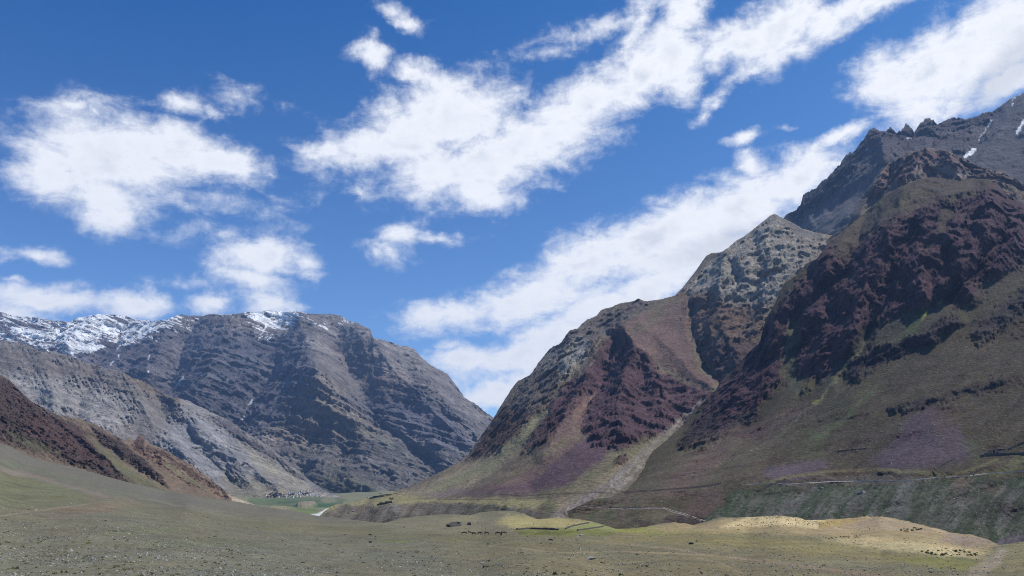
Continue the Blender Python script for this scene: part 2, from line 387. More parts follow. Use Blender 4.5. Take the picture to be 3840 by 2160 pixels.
def plain(name, c, rough=.9, var=.2, lam=1.0):
    m, t, b = new_mat(name); b.inputs['Roughness'].default_value = rough
    g = t.nodes.new('ShaderNodeNewGeometry')
    a = noise(t, g.outputs['Position'], 1/lam, 5, .6)
    k = t.nodes.new('ShaderNodeVectorMath'); k.operation = 'SCALE'; k.inputs[0].default_value = c
    t.links.new(mrange(t, a, .3, .7, 1-var, 1+var), k.inputs['Scale']); t.links.new(k.outputs[0], b.inputs['Base Color'])
    return m

# ------------------------------------------------------------------ far snow mountain
K = .84     # picture value -> surface colour for a slope in full light
def C(r, g, b, k=1.0): return lin((r, g, b), K*k)
SNOW = C(250, 252, 255, 1.15)
def det_far(x, y, z, rock, PX, PY):
    w = 130*fbm(x/900, y/900, z/900, 4, .5, 31)
    big = ridged((x+w)/800, y/2600, z/1800, 6, .55, 21)
    s = (z+.36*x+.10*y+190*fbm(x/1250, y/1600, z/1500, oct=3, seed=4)+25*pn(x/260, y/300, z/200, 14))/95
    s = s+.35*np.sin(s*1.7)
    f = s-np.floor(s); led = np.where(f < .72, f/.72, (1-f)/.28)
    s2 = s*3.1; f2 = s2-np.floor(s2); led2 = np.where(f2 < .7, f2/.7, (1-f2)/.3)
    rib = ridged((x+w*.5)/190, y/900, z/520, 5, .6, 23)
    fc = facet(x, y, z, 420, 57)
    h = 170*big+65*fc+70*blocks(x, y, z, 230, 213, 3)*(.3+rock)+85*rib+(34*led+15*led2)*(.35+1.0*np.clip(rock, 0, 1))*(.5+.9*rib)+30*fbm(x/90, y/90, z/70, 5, .62, 9)
    tone = .86+.3*smooth((pn(s*.9, x/2500, z*0, 8)+.5))
    # snow lies near the crest, on ledges and in the gullies
    top = np.interp(PX, [p[0] for p in TOPS], [p[1] for p in TOPS])
    below = PY-top
    lim = np.interp(PX, [-100, 0, 250, 330, 420, 600, 760, 860, 1000, 1180, 1300, 1360], [88, 84, 70, 98, 70, 44, 24, 38, 72, 16, 4, -260])
    ft = smooth((.72-f)*3+.2)*.5+.5*smooth((.6-f2)*3)
    sn = (lim-below)/75+(ft-.6)*1.2+1.9*fbm((x+z*1.0)/210, y/210, (z+x*.36)/48, 5, .58, 61)+(.5-big)*2.6-.2
    sn = smooth(sn*5)*(below < lim+45)
    for pts in SNOWGULLY:
        d, tt = segdist(PX+5*pn(PX/14, PY/14, seed=3), PY, pts); sn = np.maximum(sn, smooth((4.2*(1-.5*tt)-d)/3+.2))
    tone = tone*(1+.35*fbm(x/420, y/420, s*.45, 5, .6, 66))
    cm = tone[..., None]*np.ones(3)
    base = np.ones_like(cm)*cm
    return h, (base, sn)
SNOWGULLY = [[(300,1250),(262,1290),(270,1330),(285,1345)],[(480,1240),(445,1300),(438,1312)],[(690,1410),(672,1432),(655,1462)],[(1000,1215),(985,1250),(968,1275)],
             [(945,1500),(935,1520)],[(925,1560),(905,1580),(888,1592)],[(560,1330),(556,1350)],[(445,1330),(440,1345)],[(425,1355),(412,1372)],[(1330,1200),(1318,1215)],[(555,1395),(548,1412)],[(380,1230),(330,1290)],[(240,1265),(262,1285)]]
TOPS = [(-400,1130),(-100,1165),(0,1170),(35,1182),(70,1185),(110,1188),(160,1198),(220,1203),(262,1208),(300,1190),(345,1182),(400,1178),(450,1183),(520,1199),(580,1206),(640,1192),(680,1180),(740,1186),(800,1178),(850,1180),(905,1174),(960,1172),(1000,1165),(1060,1166),(1110,1168),(1160,1176),(1270,1181),(1310,1203),(1345,1213),(1388,1237),(1400,1268),(1440,1277),(1480,1290),(1530,1300),(1560,1315),(1590,1350),(1640,1385),(1680,1403),(1710,1445),(1740,1490),(1780,1512),(1820,1545),(1850,1567),(1900,1605),(2000,1680)]
# detail() may return (tone, snow); patch sheet's colour handling through this wrapper
def with_snow(det, snowcol):
    def f(x, y, z, rock, PX, PY):
        h, (cm, sn) = det(x, y, z, rock, PX, PY)
        f.sn = sn
        return h, cm
    return f
_df = with_snow(det_far, SNOW)
GREY = C(146, 137, 130)
m_far = earth('banded grey rock far', 60, 1, strata=.75, tilt=(.36, .10), strata_lam=30)
far = sheet('mountain', 'far banded grey mountain with snow along its crest', TOPS, [(-400,1930),(2000,1930)],
  [(-400,1130,7000),(0,1170,7200),(450,1183,7400),(1060,1168,7300),(1400,1268,6800),(1700,1430,6400),(2000,1680,6000),
   (0,1400,6000),(500,1450,5800),(900,1600,5200),(1190,1420,5700),(1190,1640,4950),(1500,1500,5900),(1500,1700,5000),(1200,1850,4300),(1500,1860,4400),(0,1930,3900),(800,1930,4000),(2000,1930,4300),(1750,1650,5600)],
  -400, 2000, 4, 215,
  [([(1110,1170),(1150,1290),(1195,1415),(1205,1520)], 190, 150, .05, 1.2),
   ([(1195,1415),(1400,1560),(1600,1680),(1720,1760)], 120, 70, .05, 1.1),
   ([(1060,1230),(1030,1380),(950,1520),(880,1620)], 120, 60, -.045, 1.1),
   ([(905,1180),(800,1330),(740,1470),(700,1560)], 120, 90, .05, 1.1),
   ([(640,1195),(600,1300),(540,1400)], 90, 60, .035, 1.1),([(740,1190),(680,1330),(640,1460)], 70, 60, -.03, 1),
   ([(480,1200),(430,1290),(360,1350)], 70, 50, -.035, 1.1),([(345,1185),(250,1280)], 70, 50, .03, 1.1),
   ([(1390,1240),(1480,1400),(1560,1460),(1640,1560),(1780,1680)], 150, 110, .06, 1.2),
   ([(1270,1300),(1330,1450),(1440,1600),(1600,1720)], 90, 70, -.055, 1.1),
   ([(1570,1330),(1690,1530),(1760,1600)], 70, 60, .03, 1.1),([(1190,1640),(1130,1700),(1120,1800)],60,50,-.03,1.1),([(1300,1640),(1300,1700),(1250,1760)],60,40,-.025,1.1),
   ([(1260,1770),(1330,1810),(1420,1850)],70,40,.02,1.1)],
  [('p', [(-400,1100),(700,1100),(650,1500),(-400,1500)], 150, C(112,106,108), 1, .6),
   ('p', [(700,1240),(1130,1230),(1180,1420),(1060,1600),(860,1640),(640,1480)], 70, C(108,106,114), .85, 1),
   ('e', (1000,1200,260,40,0), .5, C(128,118,108), .8, .6),
   ('p', [(1190,1400),(1420,1540),(1500,1640),(1300,1700),(1000,1660),(1080,1520)], 60, C(160,146,128), .85, 1),
   ('e', (1450,1430,170,50,-25), .6, C(138,122,112), .75, .3),
   ('e', (1330,1330,90,60,-30), .6, C(120,108,100), .6, .4),
   ('p', [(1300,1500),(1560,1450),(1800,1640),(1700,1740),(1500,1680)], 60, C(112,110,120), .8, 1),
   ('p', [(960,1700),(1400,1650),(1800,1720),(1800,1900),(1000,1900)], 90, C(118,114,106), .7, .8),
   ('e', (1600,1680,160,28,-22), .6, C(140,132,124), .7, 0),
   ('p', [(1200,1800),(1270,1760),(1420,1850),(1700,1840),(1900,1900),(1150,1930)], 30, C(122,122,98), .9, .1),
   ('e', (1290,1800,60,16,-30), .7, C(150,140,118), .8, 0),
   ('s', ([(1240,1560),(1360,1610),(1480,1680)], 10, 14), 20, C(122,124,104), .6, 0)],
  GREY, m_far, _df, jag=[(-400,10),(500,9),(1100,7),(1500,10),(2000,8)], warp=12, sq=.08, seed=1, back=(40,200,600,1500))
def apply_mask(ob, key, det, c):
    xs, T, B, P = SURF[key]; n = P.shape[0]; nc = len(xs)
    nb = len(ob.data.vertices)//nc; top = 4
    a = ob.data.color_attributes['Col']; arr = np.empty(nb*nc*4, np.float32); a.data.foreach_get('color', arr); arr = arr.reshape(nb, nc, 4)
    sn = np.zeros((nb, nc)); sn[top:top+n] = det.sn; sn[:top] = det.sn[0]
    arr[..., :3] += (np.asarray(c)-arr[..., :3])*sn[..., None]; a.data.foreach_set('color', arr.reshape(-1))
apply_mask(far, 'mountain1', _df, SNOW)

# ------------------------------------------------------------------ pale striped ridge, left middle distance
def det_mid(x, y, z, rock, PX, PY):
    w = 60*fbm(x/400, y/400, z/400, 4, .5, 5)
    q = x*.8+y*.6+.35*z
    g = ridged((q+w)/210, (x*-.6+y*.8)/1500, z/900, 6, .52, 41)
    s = (z+.30*x+.12*y+30*fbm(x/700, y/700, oct=3, seed=7))/42
    f = s-np.floor(s); led = np.where(f < .7, f/.7, (1-f)/.3)
    h = 60*g*(.35+rock)+24*facet(x, y, z, 150, 67)*(.15+rock)+22*blocks(x, y, z, 90, 215, 3)*(.1+rock)+(9*led)*(.3+rock)+9*fbm(x/40, y/40, z/40, 4, .55, 2)
    return h, (.88+.22*led)[..., None]
m_mid = earth('pale striped rock', 26, 1, strata=.6, tilt=(.30, .12), strata_lam=13)
TOPM = [(-400,1200),(-60,1265),(0,1276),(60,1283),(110,1297),(150,1318),(200,1318),(260,1335),(320,1358),(400,1380),(450,1390),(500,1420),(540,1428),(590,1465),(640,1490),(700,1500),(760,1530),(810,1555),(850,1570),(890,1600),(950,1640),(1000,1668),(1060,1715),(1110,1760),(1160,1800),(1215,1838),(1270,1862),(1330,1893),(1400,1920)]
sheet('mountain', 'pale grey striped ridge behind the brown spur', TOPM, [(-400,1960),(1400,1960)],
  [(-400,1200,4300),(0,1276,4250),(450,1390,4150),(700,1500,4050),(950,1640,3900),(1160,1800,3650),(1330,1893,3300),(0,1500,3350),(340,1600,3300),(600,1700,3250),(800,1800,3150),(1100,1862,3150),(900,1900,2900),(1250,1895,3050),(0,1960,2700),(1400,1960,2900)],
  -400, 1400, 4, 150,
  [([(450,1395),(560,1560),(700,1700)], 90, 60, .035, 1.1),([(540,1440),(545,1500)], 26, 16, -.02, 1),([(640,1495),(760,1600),(900,1720),(1050,1830)], 60, 40, .03, 1.1),
   ([(580,1480),(640,1600),(760,1700),(900,1830)], 60, 40, -.03, 1.1),([(150,1320),(190,1450),(200,1560)], 50, 40, .02, 1.1),([(340,1400),(300,1520),(290,1600)], 50, 40, -.02, 1.1),
   ([(900,1610),(1000,1680),(1140,1795)], 26, 18, .012, 1)],
  [('p', [(-400,1200),(0,1270),(330,1350),(560,1440),(640,1530),(500,1520),(300,1440),(-400,1400)], 90, C(124,114,104), .9, 1),
   ('p', [(-400,1420),(100,1400),(420,1470),(560,1540),(520,1640),(400,1640),(200,1560),(-400,1500)], 60, C(168,163,156), .9, .9),
   ('p', [(430,1640),(500,1560),(600,1500),(640,1560),(600,1640),(620,1700),(560,1720)], 40, C(138,130,122), .9, .05),
   ('e', (560,1390+60,120,26,-28), .5, C(130,112,90), .7, 1),
   ('p', [(640,1580),(760,1560),(900,1660),(1050,1800),(900,1860),(700,1760),(600,1680)], 50, C(158,156,156), .9, .8),
   ('p', [(820,1560),(960,1650),(1150,1800),(1120,1800),(940,1680),(780,1560)], 16, C(96,88,88), .8, 1),
   ('p', [(900,1660),(1000,1720),(1200,1850),(1300,1890),(1150,1850),(960,1760)], 30, C(176,168,146), .8, .05),
   ('p', [(840,1780),(960,1790),(1120,1840),(1150,1880),(900,1900),(840,1860)], 40, C(146,138,118), .9, .05),
   ('s', ([(1150,1800),(1220,1842),(1300,1884)], 3, 8), 8, C(150,146,148), .8, 0)],
  C(150,144,138), m_mid, lambda *a: det_mid(*a), jag=[(-400,8),(400,7),(850,7),(1150,3),(1400,0)], warp=14, streak=-60, sq=.08, seed=2, back=(20,100,300,700))

# ------------------------------------------------------------------ brown spur, left
def det_spur(x, y, z, rock, PX, PY):
    w = 16*fbm(x/120, y/120, z/120, 4, .5, 5)
    q = x*.85+y*.5
    g = ridged((q+w)/52, (x*-.5+y*.85)/260, z/160, 6, .58, 51)
    cr = ridged(x/22, y/22, z/16, 5, .6, 52)
    c2 = ridged(x/9, y/9, z/7, 4, .6, 53)
    fc = facet(x, y, z, 34, 27); h = rock*(20*(g-.4)+15*(cr-.4)+3*c2+12*fc+9*blocks(x, y, z, 20, 207, 3))+2.4*fbm(x/14, y/14, z/14, 4, .6, 3)+3*g*(1-rock)
    cm = 1-.30*rock*(smooth(cr*1.6)-.5)
    return h, cm[..., None]
m_spur = earth('brown broken rock and scree', 9, 1, strata=.25, tilt=(.6, .2), strata_lam=6, contrast=1.1)
TOPL = [(-400,1180),(-60,1370),(0,1405),(30,1420),(60,1450),(110,1500),(160,1528),(200,1550),(240,1563),(300,1570),(350,1590),(400,1615),(440,1640),(465,1650),(478,1650),(482,1640),(490,1640),(498,1652),(508,1652),(518,1634),(526,1631),(536,1637),(546,1652),(560,1663),(600,1678),(640,1700),(690,1730),(720,1745),(760,1775),(800,1805),(850,1845),(900,1872),(940,1885),(980,1905),(1050,1930)]
TOPG = [(-400,1555),(-60,1648),(0,1662),(200,1722),(330,1768),(480,1808),(620,1838),(760,1862),(900,1884),(980,1898),(1100,1917),(1210,1937),(1300,1947),(1380,1958),(1440,1962),(1500,1945),(1570,1934),(1660,1926),(1700,1926),(1760,1930),(1800,1920),(1870,1914),(1930,1915),(1990,1938),(2020,1948),(2080,1940),(2160,1945),(2220,1955),(2310,1983),(2360,1982),(2420,1975),(2470,1964),(2530,1958),(2570,1965),(2600,1970),(2650,1955),(2700,1940),(2800,1941),(2870,1938),(2930,1933),(2990,1940),(3020,1948),(3080,1950),(3200,1945),(3300,1939),(3350,1943),(3400,1955),(3500,1977),(3560,1995),(3600,2001),(3640,2004),(3700,2020),(3745,2042),(3790,2037),(3840,2030),(3950,2018),(4200,2000)]
sheet('hill', 'dark reddish brown rocky spur coming down from the left', TOPL, [(-400,1640),(0,1720),(480,1850),(900,1910),(1050,1950)],
  [(-400,1180,1500),(0,1405,1650),(240,1563,1700),(440,1640,1720),(640,1700,1760),(850,1845,1850),(1050,1930,1800),(0,1500,1400),(0,1620,1180),(0,1720,950),(240,1700,1250),(400,1760,1300),(480,1850,1150),(640,1800,1500),(760,1862,1500),(900,1910,1600),(1050,1950,1600),(-400,1640,900),(300,1600,1580)],
  -400, 1050, 3, 130,
  [([(0,1560),(200,1650),(340,1730),(440,1800)], 34, 18, .02, 1.1),([(60,1450),(200,1570),(330,1660),(480,1790)], 40, 30, .025, 1.1),([(300,1600),(420,1700),(560,1790)], 30, 24, -.02, 1.1),([(350,1600),(480,1700),(620,1800)], 30, 22, .02, 1.1),([(540,1665),(640,1740),(760,1830),(860,1875)], 30, 22, .02, 1.1),([(180,1560),(300,1660),(440,1770)], 22, 20, -.02, 1)],
  [('p', [(-400,1180),(0,1400),(120,1500),(300,1600),(440,1720),(520,1810),(400,1800),(200,1710),(0,1650),(-400,1560)], 24, C(90,75,70), 1, 1),
   ('p', [(60,1560),(180,1560),(330,1650),(480,1780),(440,1770),(280,1690),(120,1640)], 24, C(100,78,72), .9, 1),
   ('p', [(330,1640),(420,1700),(560,1800),(700,1860),(560,1840),(470,1790),(380,1700)], 16, C(116,112,84), 1, .05),
   ('p', [(330,1590),(440,1640),(560,1740),(640,1830),(500,1740),(380,1660)], 14, C(92,78,72), 1, 1),
   ('p', [(30,1620),(120,1650),(220,1700),(160,1690),(60,1650)], 16, C(108,110,80), .8, .1),
   ('p', [(480,1650),(560,1665),(720,1745),(860,1850),(960,1893),(800,1860),(660,1790),(540,1710)], 14, C(146,124,104), .9, .35),
   ('p', [(510,1632),(545,1650),(545,1690),(510,1690)], 6, C(104,82,76), 1, .7),
   ('k', [(480,1650),(560,1665),(720,1745),(860,1850),(940,1885),(800,1860),(640,1780),(520,1710)], 12, C(104,82,72), .9, 1),
   ('s', ([(560,1680),(660,1730),(760,1800),(850,1855)], 12, 6), 14, C(104,86,76), .9, 1),
   ('s', ([(620,1740),(700,1790),(780,1840)], 8, 5), 9, C(112,112,84), .8, 0),
   ('p', [(850,1850),(940,1885),(1010,1915),(900,1900)], 10, C(205,190,165), .8, 0)],
  C(128,112,94), m_spur, det_spur, jag=[(-400,8),(0,6),(400,5),(560,4),(830,4),(950,0)], warp=12, streak=-38, seed=3, back=(10,50,160,400))

# ------------------------------------------------------------------ valley floor with fields and river
m_val = earth('valley floor fields', 14, .4, contrast=.6)
def det_val(x, y, z, rock, PX, PY):
    return 2.0*fbm(x/120, y/120, oct=4, seed=3)+rock*22, None
sheet('valley_floor', 'flat valley floor with dark green barley fields below the village', [(600,1828),(900,1850),(1100,1858),(1300,1848),(1500,1833),(1800,1815)], [(600,2010),(1800,2010)],
  [(600,1828,4300),(900,1850,3500),(1100,1858,3300),(1300,1850,3900),(1500,1833,4800),(1800,1815,6500),(1000,1880,2700),(1250,1880,2700),(1500,1860,3300),(1000,1905,2100),(1250,1905,2150),(1250,1930,1700),(1000,1940,1550),(1500,1930,1700),(600,2010,1000),(1800,2010,1000),(1250,2010,1000)],
  600, 1800, 3, 90, [],
  [('p', [(930,1868),(1080,1866),(1180,1862),(1260,1868),(1290,1890),(1190,1905),(1060,1900),(930,1895)], 6, C(92,106,78,.9), .8, 0),
   ('p', [(930,1872),(1080,1874),(1080,1880),(930,1880)], 5, C(96,118,74), .8, 0),
   ('p', [(1040,1882),(1270,1876),(1270,1881),(1040,1888)], 4, C(66,88,68,.9), .9, 0),
   ('p', [(1100,1894),(1250,1886),(1290,1896),(1240,1903),(1100,1903)], 4, C(66,96,66,.9), .9, 0),
   ('p', [(1260,1866),(1300,1872),(1280,1888)], 8, C(90,104,76,.9), .8, 0),
   ('e', (1150,1897,38,8,3), .35, C(140,128,112), .95, .45),
   ('e', (1230,1878,36,10,0), .5, C(132,128,104), .7, .2),
   ('e', (1060,1908,70,8,-6), .5, C(150,140,112), .8, .2),
   ('l', ([(1165,1936),(1200,1928),(1235,1912)], 5, 8), 4, C(205,208,205), 1, 0),
   ('p', [(1060,1912),(1180,1906),(1200,1925),(1120,1930)], 8, C(104,122,74), .8, 0)],
  C(124,124,96), m_val, det_val, vert=True, warp=4, seed=4, back=(100,), drop=(10,))

# ------------------------------------------------------------------ high grey peak, upper right
def det_peak(x, y, z, rock, PX, PY):
    w = 60*fbm(x/300, y/300, z/300, 4, .5, 5)
    g = ridged((x*.9+y*.4+w)/300, (y*.9-x*.4)/700, z/420, 6, .55, 71)
    s = (z-.28*x+.1*y)/60; f = s-np.floor(s); led = np.where(f < .75, f/.75, (1-f)/.25)
    cr = ridged(x/60, y/60, z/45, 5, .6, 72)
    fc = facet(x, y, z, 170, 47)
    h = 50*g*(.3+rock)+9*led*(1-rock*.5)+20*cr*rock+50*fc*(.15+rock)+60*blocks(x, y, z, 130, 211, 3)*(.1+rock)+6*fbm(x/30, y/30, z/30, 3, .6, 2)
    sn = np.zeros_like(x)
    for pts, w0 in (([(3620,588),(3645,570),(3655,562)], 7), ([(3670,530),(3700,480),(3722,450)], 2.0), ([(3815,500),(3840,455),(3860,440)], 5), ([(3795,395),(3800,388)], 2.5), ([(3400,520),(3415,518)], 2), ([(3250,565),(3258,560)], 2.5), ([(3795,375),(3830,350)], 2.0)):
        d, tt = segdist(PX+6*pn(PX/14, PY/14, seed=3), PY+4*pn(PX/9, PY/9, seed=5), pts); sn = np.maximum(sn, smooth((w0-d)/3+.3))
    return h, (np.ones_like(x)[..., None], sn)
_dp = with_snow(det_peak, SNOW)
m_peak = earth('dark grey mountain rock', 26, 1, strata=.35, tilt=(-.28, .1), strata_lam=16)
TOPP = [(2700,1000),(2900,850),(2940,822),(2955,805),(2985,785),(3003,770),(3012,735),(3040,715),(3062,700),(3085,680),(3110,660),(3130,640),(3152,618),(3162,595),(3185,578),(3212,560),(3228,535),(3245,510),(3255,490),(3275,482),(3293,496),(3320,492),(3342,480),(3360,492),(3380,492),(3400,474),(3428,490),(3448,462),(3475,455),(3500,450),(3520,462),(3545,458),(3572,440),(3610,446),(3650,443),(3685,425),(3720,420),(3760,392),(3800,365),(3840,348),(3950,310),(4250,300)]
pk = sheet('mountain', 'jagged dark grey peak rising behind the purple slope', TOPP, [(2700,1250),(4250,1150)],
  [(2700,1000,3700),(2960,805,3700),(3260,485,3600),(3570,440,3500),(3840,348,3400),(4250,180,3300),(2700,1250,3000),(3100,900,2950),(3300,700,2900),(3500,650,2800),(3840,600,2800),(3840,800,2300),(3500,850,2400),(4250,1150,1700),(3200,1200,2400)],
  2700, 4250, 4, 170,
  [([(3255,490),(3330,600),(3250,740),(3080,900)], 90, 60, .03, 1.1),([(3440,480),(3350,640),(3190,760)], 50, 50, -.02, 1.1),([(3010,770),(3030,800),(3040,830)], 30, 30, .012, 1),
   ([(3290,560),(3230,700),(3120,790)], 40, 30, -.02, 1),([(3840,380),(3700,560),(3600,700)], 90, 60, .025, 1.1),([(3720,440),(3640,590)], 50, 40, -.025, 1),([(3300,500),(3310,600)], 30, 26, .015, 1.),([(3390,740),(3250,850),(3180,930)], 60, 50, -.02, 1.1)],
  [('s', ([(2940,840),(3010,790),(3120,690),(3200,600),(3265,510),(3400,500),(3560,465),(3700,440)], 22, 26), 26, C(70,64,68), .9, 1),
   ('p', [(3260,520),(3600,480),(3700,500),(3560,600),(3400,600),(3330,680),(3220,700)], 50, C(98,88,88), .8, .5),
   ('p', [(3000,840),(3200,760),(3330,680),(3200,900),(3000,1000),(2900,900)], 40, C(118,116,116), .9, .1),
   ('p', [(3660,600),(3840,380),(3950,420),(3950,700),(3700,700)], 60, C(100,96,96), .9, .15),
   ('e', (3400,640,110,40,30), .6, C(110,98,92), .6, .3)],
  C(104,100,102), m_peak, _dp, jag=[(2700,4),(2950,18),(3200,32),(3600,28),(3700,12),(4250,8)], warp=12, seed=5, back=(30,120,400,1000))
apply_mask(pk, 'mountain5', _dp, SNOW)

def det_crag(x, y, z, rock, PX, PY):
    g = ridged((x+y*.4)/90, (y-x*.4)/200, z/120, 6, .6, 81)
    cr = ridged(x/34, y/34, z/28, 5, .62, 82)
    fc = facet(x, y, z, 110, 37)
    h = rock*(36*(g-.4)+12*(cr-.4)+30*fc+38*blocks(x, y, z, 70, 209, 3))+3*fbm(x/20, y/20, z/20, 3, .6, 2)
    return h, (1-.25*rock*(smooth(cr*1.5)-.5))[..., None]
m_crag = earth('pale pinkish crag rock', 12, 1, strata=.2, tilt=(-.3, .1), strata_lam=9, contrast=1.2)
sheet('mountain', 'pinkish pale crag between grey peak and purple slope', [(3100,900),(3180,835),(3230,745),(3290,660),(3330,618),(3380,585),(3400,572),(3450,562),(3480,553),(3530,560),(3570,575),(3620,600),(3660,618),(3700,636),(3760,645),(3800,668),(3840,690),(3950,700),(4250,690)], [(3100,1100),(4250,1000)],
  [(3100,900,2300),(3230,745,2300),(3450,562,2300),(3660,618,2150),(3840,690,2050),(4250,690,1950),(3100,1100,2050),(3500,800,1960),(4250,1000,1800),(3840,900,1880)],
  3100, 4250, 4, 110,
  [([(3450,562),(3430,640),(3350,720),(3250,820)], 60, 60, .03, 1.1),([(3350,620),(3330,700),(3260,790)], 40, 30, -.03, 1),([(3560,570),(3600,680)], 50, 40, .025, 1.1)],
  [('p', [(3250,740),(3330,620),(3450,560),(3620,600),(3850,690),(4250,700),(4250,800),(3600,700),(3420,680),(3330,780)], 30, C(126,104,98), 1, 1),
   ('e', (3560,640,90,18,-20), .5, C(170,155,142), .7, .6),('e', (3440,640,16,40,-20), .5, C(160,145,132), .6, .6),
   ('p', [(3150,900),(3420,670),(3700,680),(3900,720),(3700,720),(3420,710),(3250,830)], 26, C(142,132,100), .8, .15)],
  C(120,108,96), m_crag, det_crag, jag=[(3100,3),(3300,9),(3700,10),(4250,8)], warp=10, seed=6, back=(20,60,200,500))

# ------------------------------------------------------------------ valley wall beyond the gully (tan and purple), with its scree and river terrace
def det_wall(x, y, z, rock, PX, PY):
    w = 22*fbm(x/160, y/160, z/160, 4, .5, 5)
    q = -x*.4+y*.9
    g = ridged((q+w)/120, (x*.9+y*.4)/520, z/330, 6, .56, 91)
    cr = ridged(x/30, y/30, z/24, 5, .62, 92)
    lo = ridged((q+w*.4)/13, (x*.9+y*.4)/300, z/60, 3, .5, 93)
    s = (z+.12*x-.1*y+8*fbm(x/200, y/200, oct=3, seed=6))/24; f = s-np.floor(s); led = np.where(f < .7, f/.7, (1-f)/.3)
    g2 = ridged((q+w*.7)/50, (x*.9+y*.4)/170, z/110, 5, .6, 95)
    al = (x*.9+y*.4)*.5; fc = facet(q, al, z*.55, 76, 17); fc2 = facet(q, al, z*.65, 24, 18)
    h = rock*(52*(g-.42)+18*(g2-.42)+20*fc+3*fc2+6*(cr-.4)+22*blocks(x, y, z, 44, 205, 3)+5*led)+1.6*fbm(x/14, y/14, z/14, 4, .6, 3)+(1-rock)*7*(lo-.5)*smooth((rock-.04)*50)
    return h, (1-.32*rock*(smooth(cr*1.6)-.5))[..., None]
m_wall = earth('valley wall rock and scree', 9, 1, strata=.28, tilt=(.12, -.1), strata_lam=8, speck=.5, speck_lam=2.6, contrast=1.1)
TOPF = [(1150,1990),(1195,1938),(1212,1921),(1250,1893),(1285,1889),(1320,1886),(1380,1869),(1450,1850),(1520,1830),(1600,1795),(1700,1745),(1752,1712),(1775,1680),(1800,1640),(1850,1570),(1880,1518),(1905,1480),(1920,1458),(1940,1430),(1985,1408),(2015,1368),(2060,1310),(2100,1288),(2120,1262),(2135,1240),(2165,1233),(2200,1200),(2240,1182),(2252,1165),(2320,1140),(2380,1128),(2392,1119),(2425,1130),(2480,1122),(2530,1108),(2560,1080),(2590,1040),(2620,1000),(2650,958),(2672,948),(2710,945),(2760,905),(2800,880),(2850,840),(2888,808),(2905,802),(2930,815),(2965,832),(3010,858),(3060,872),(3130,884),(3300,890)]
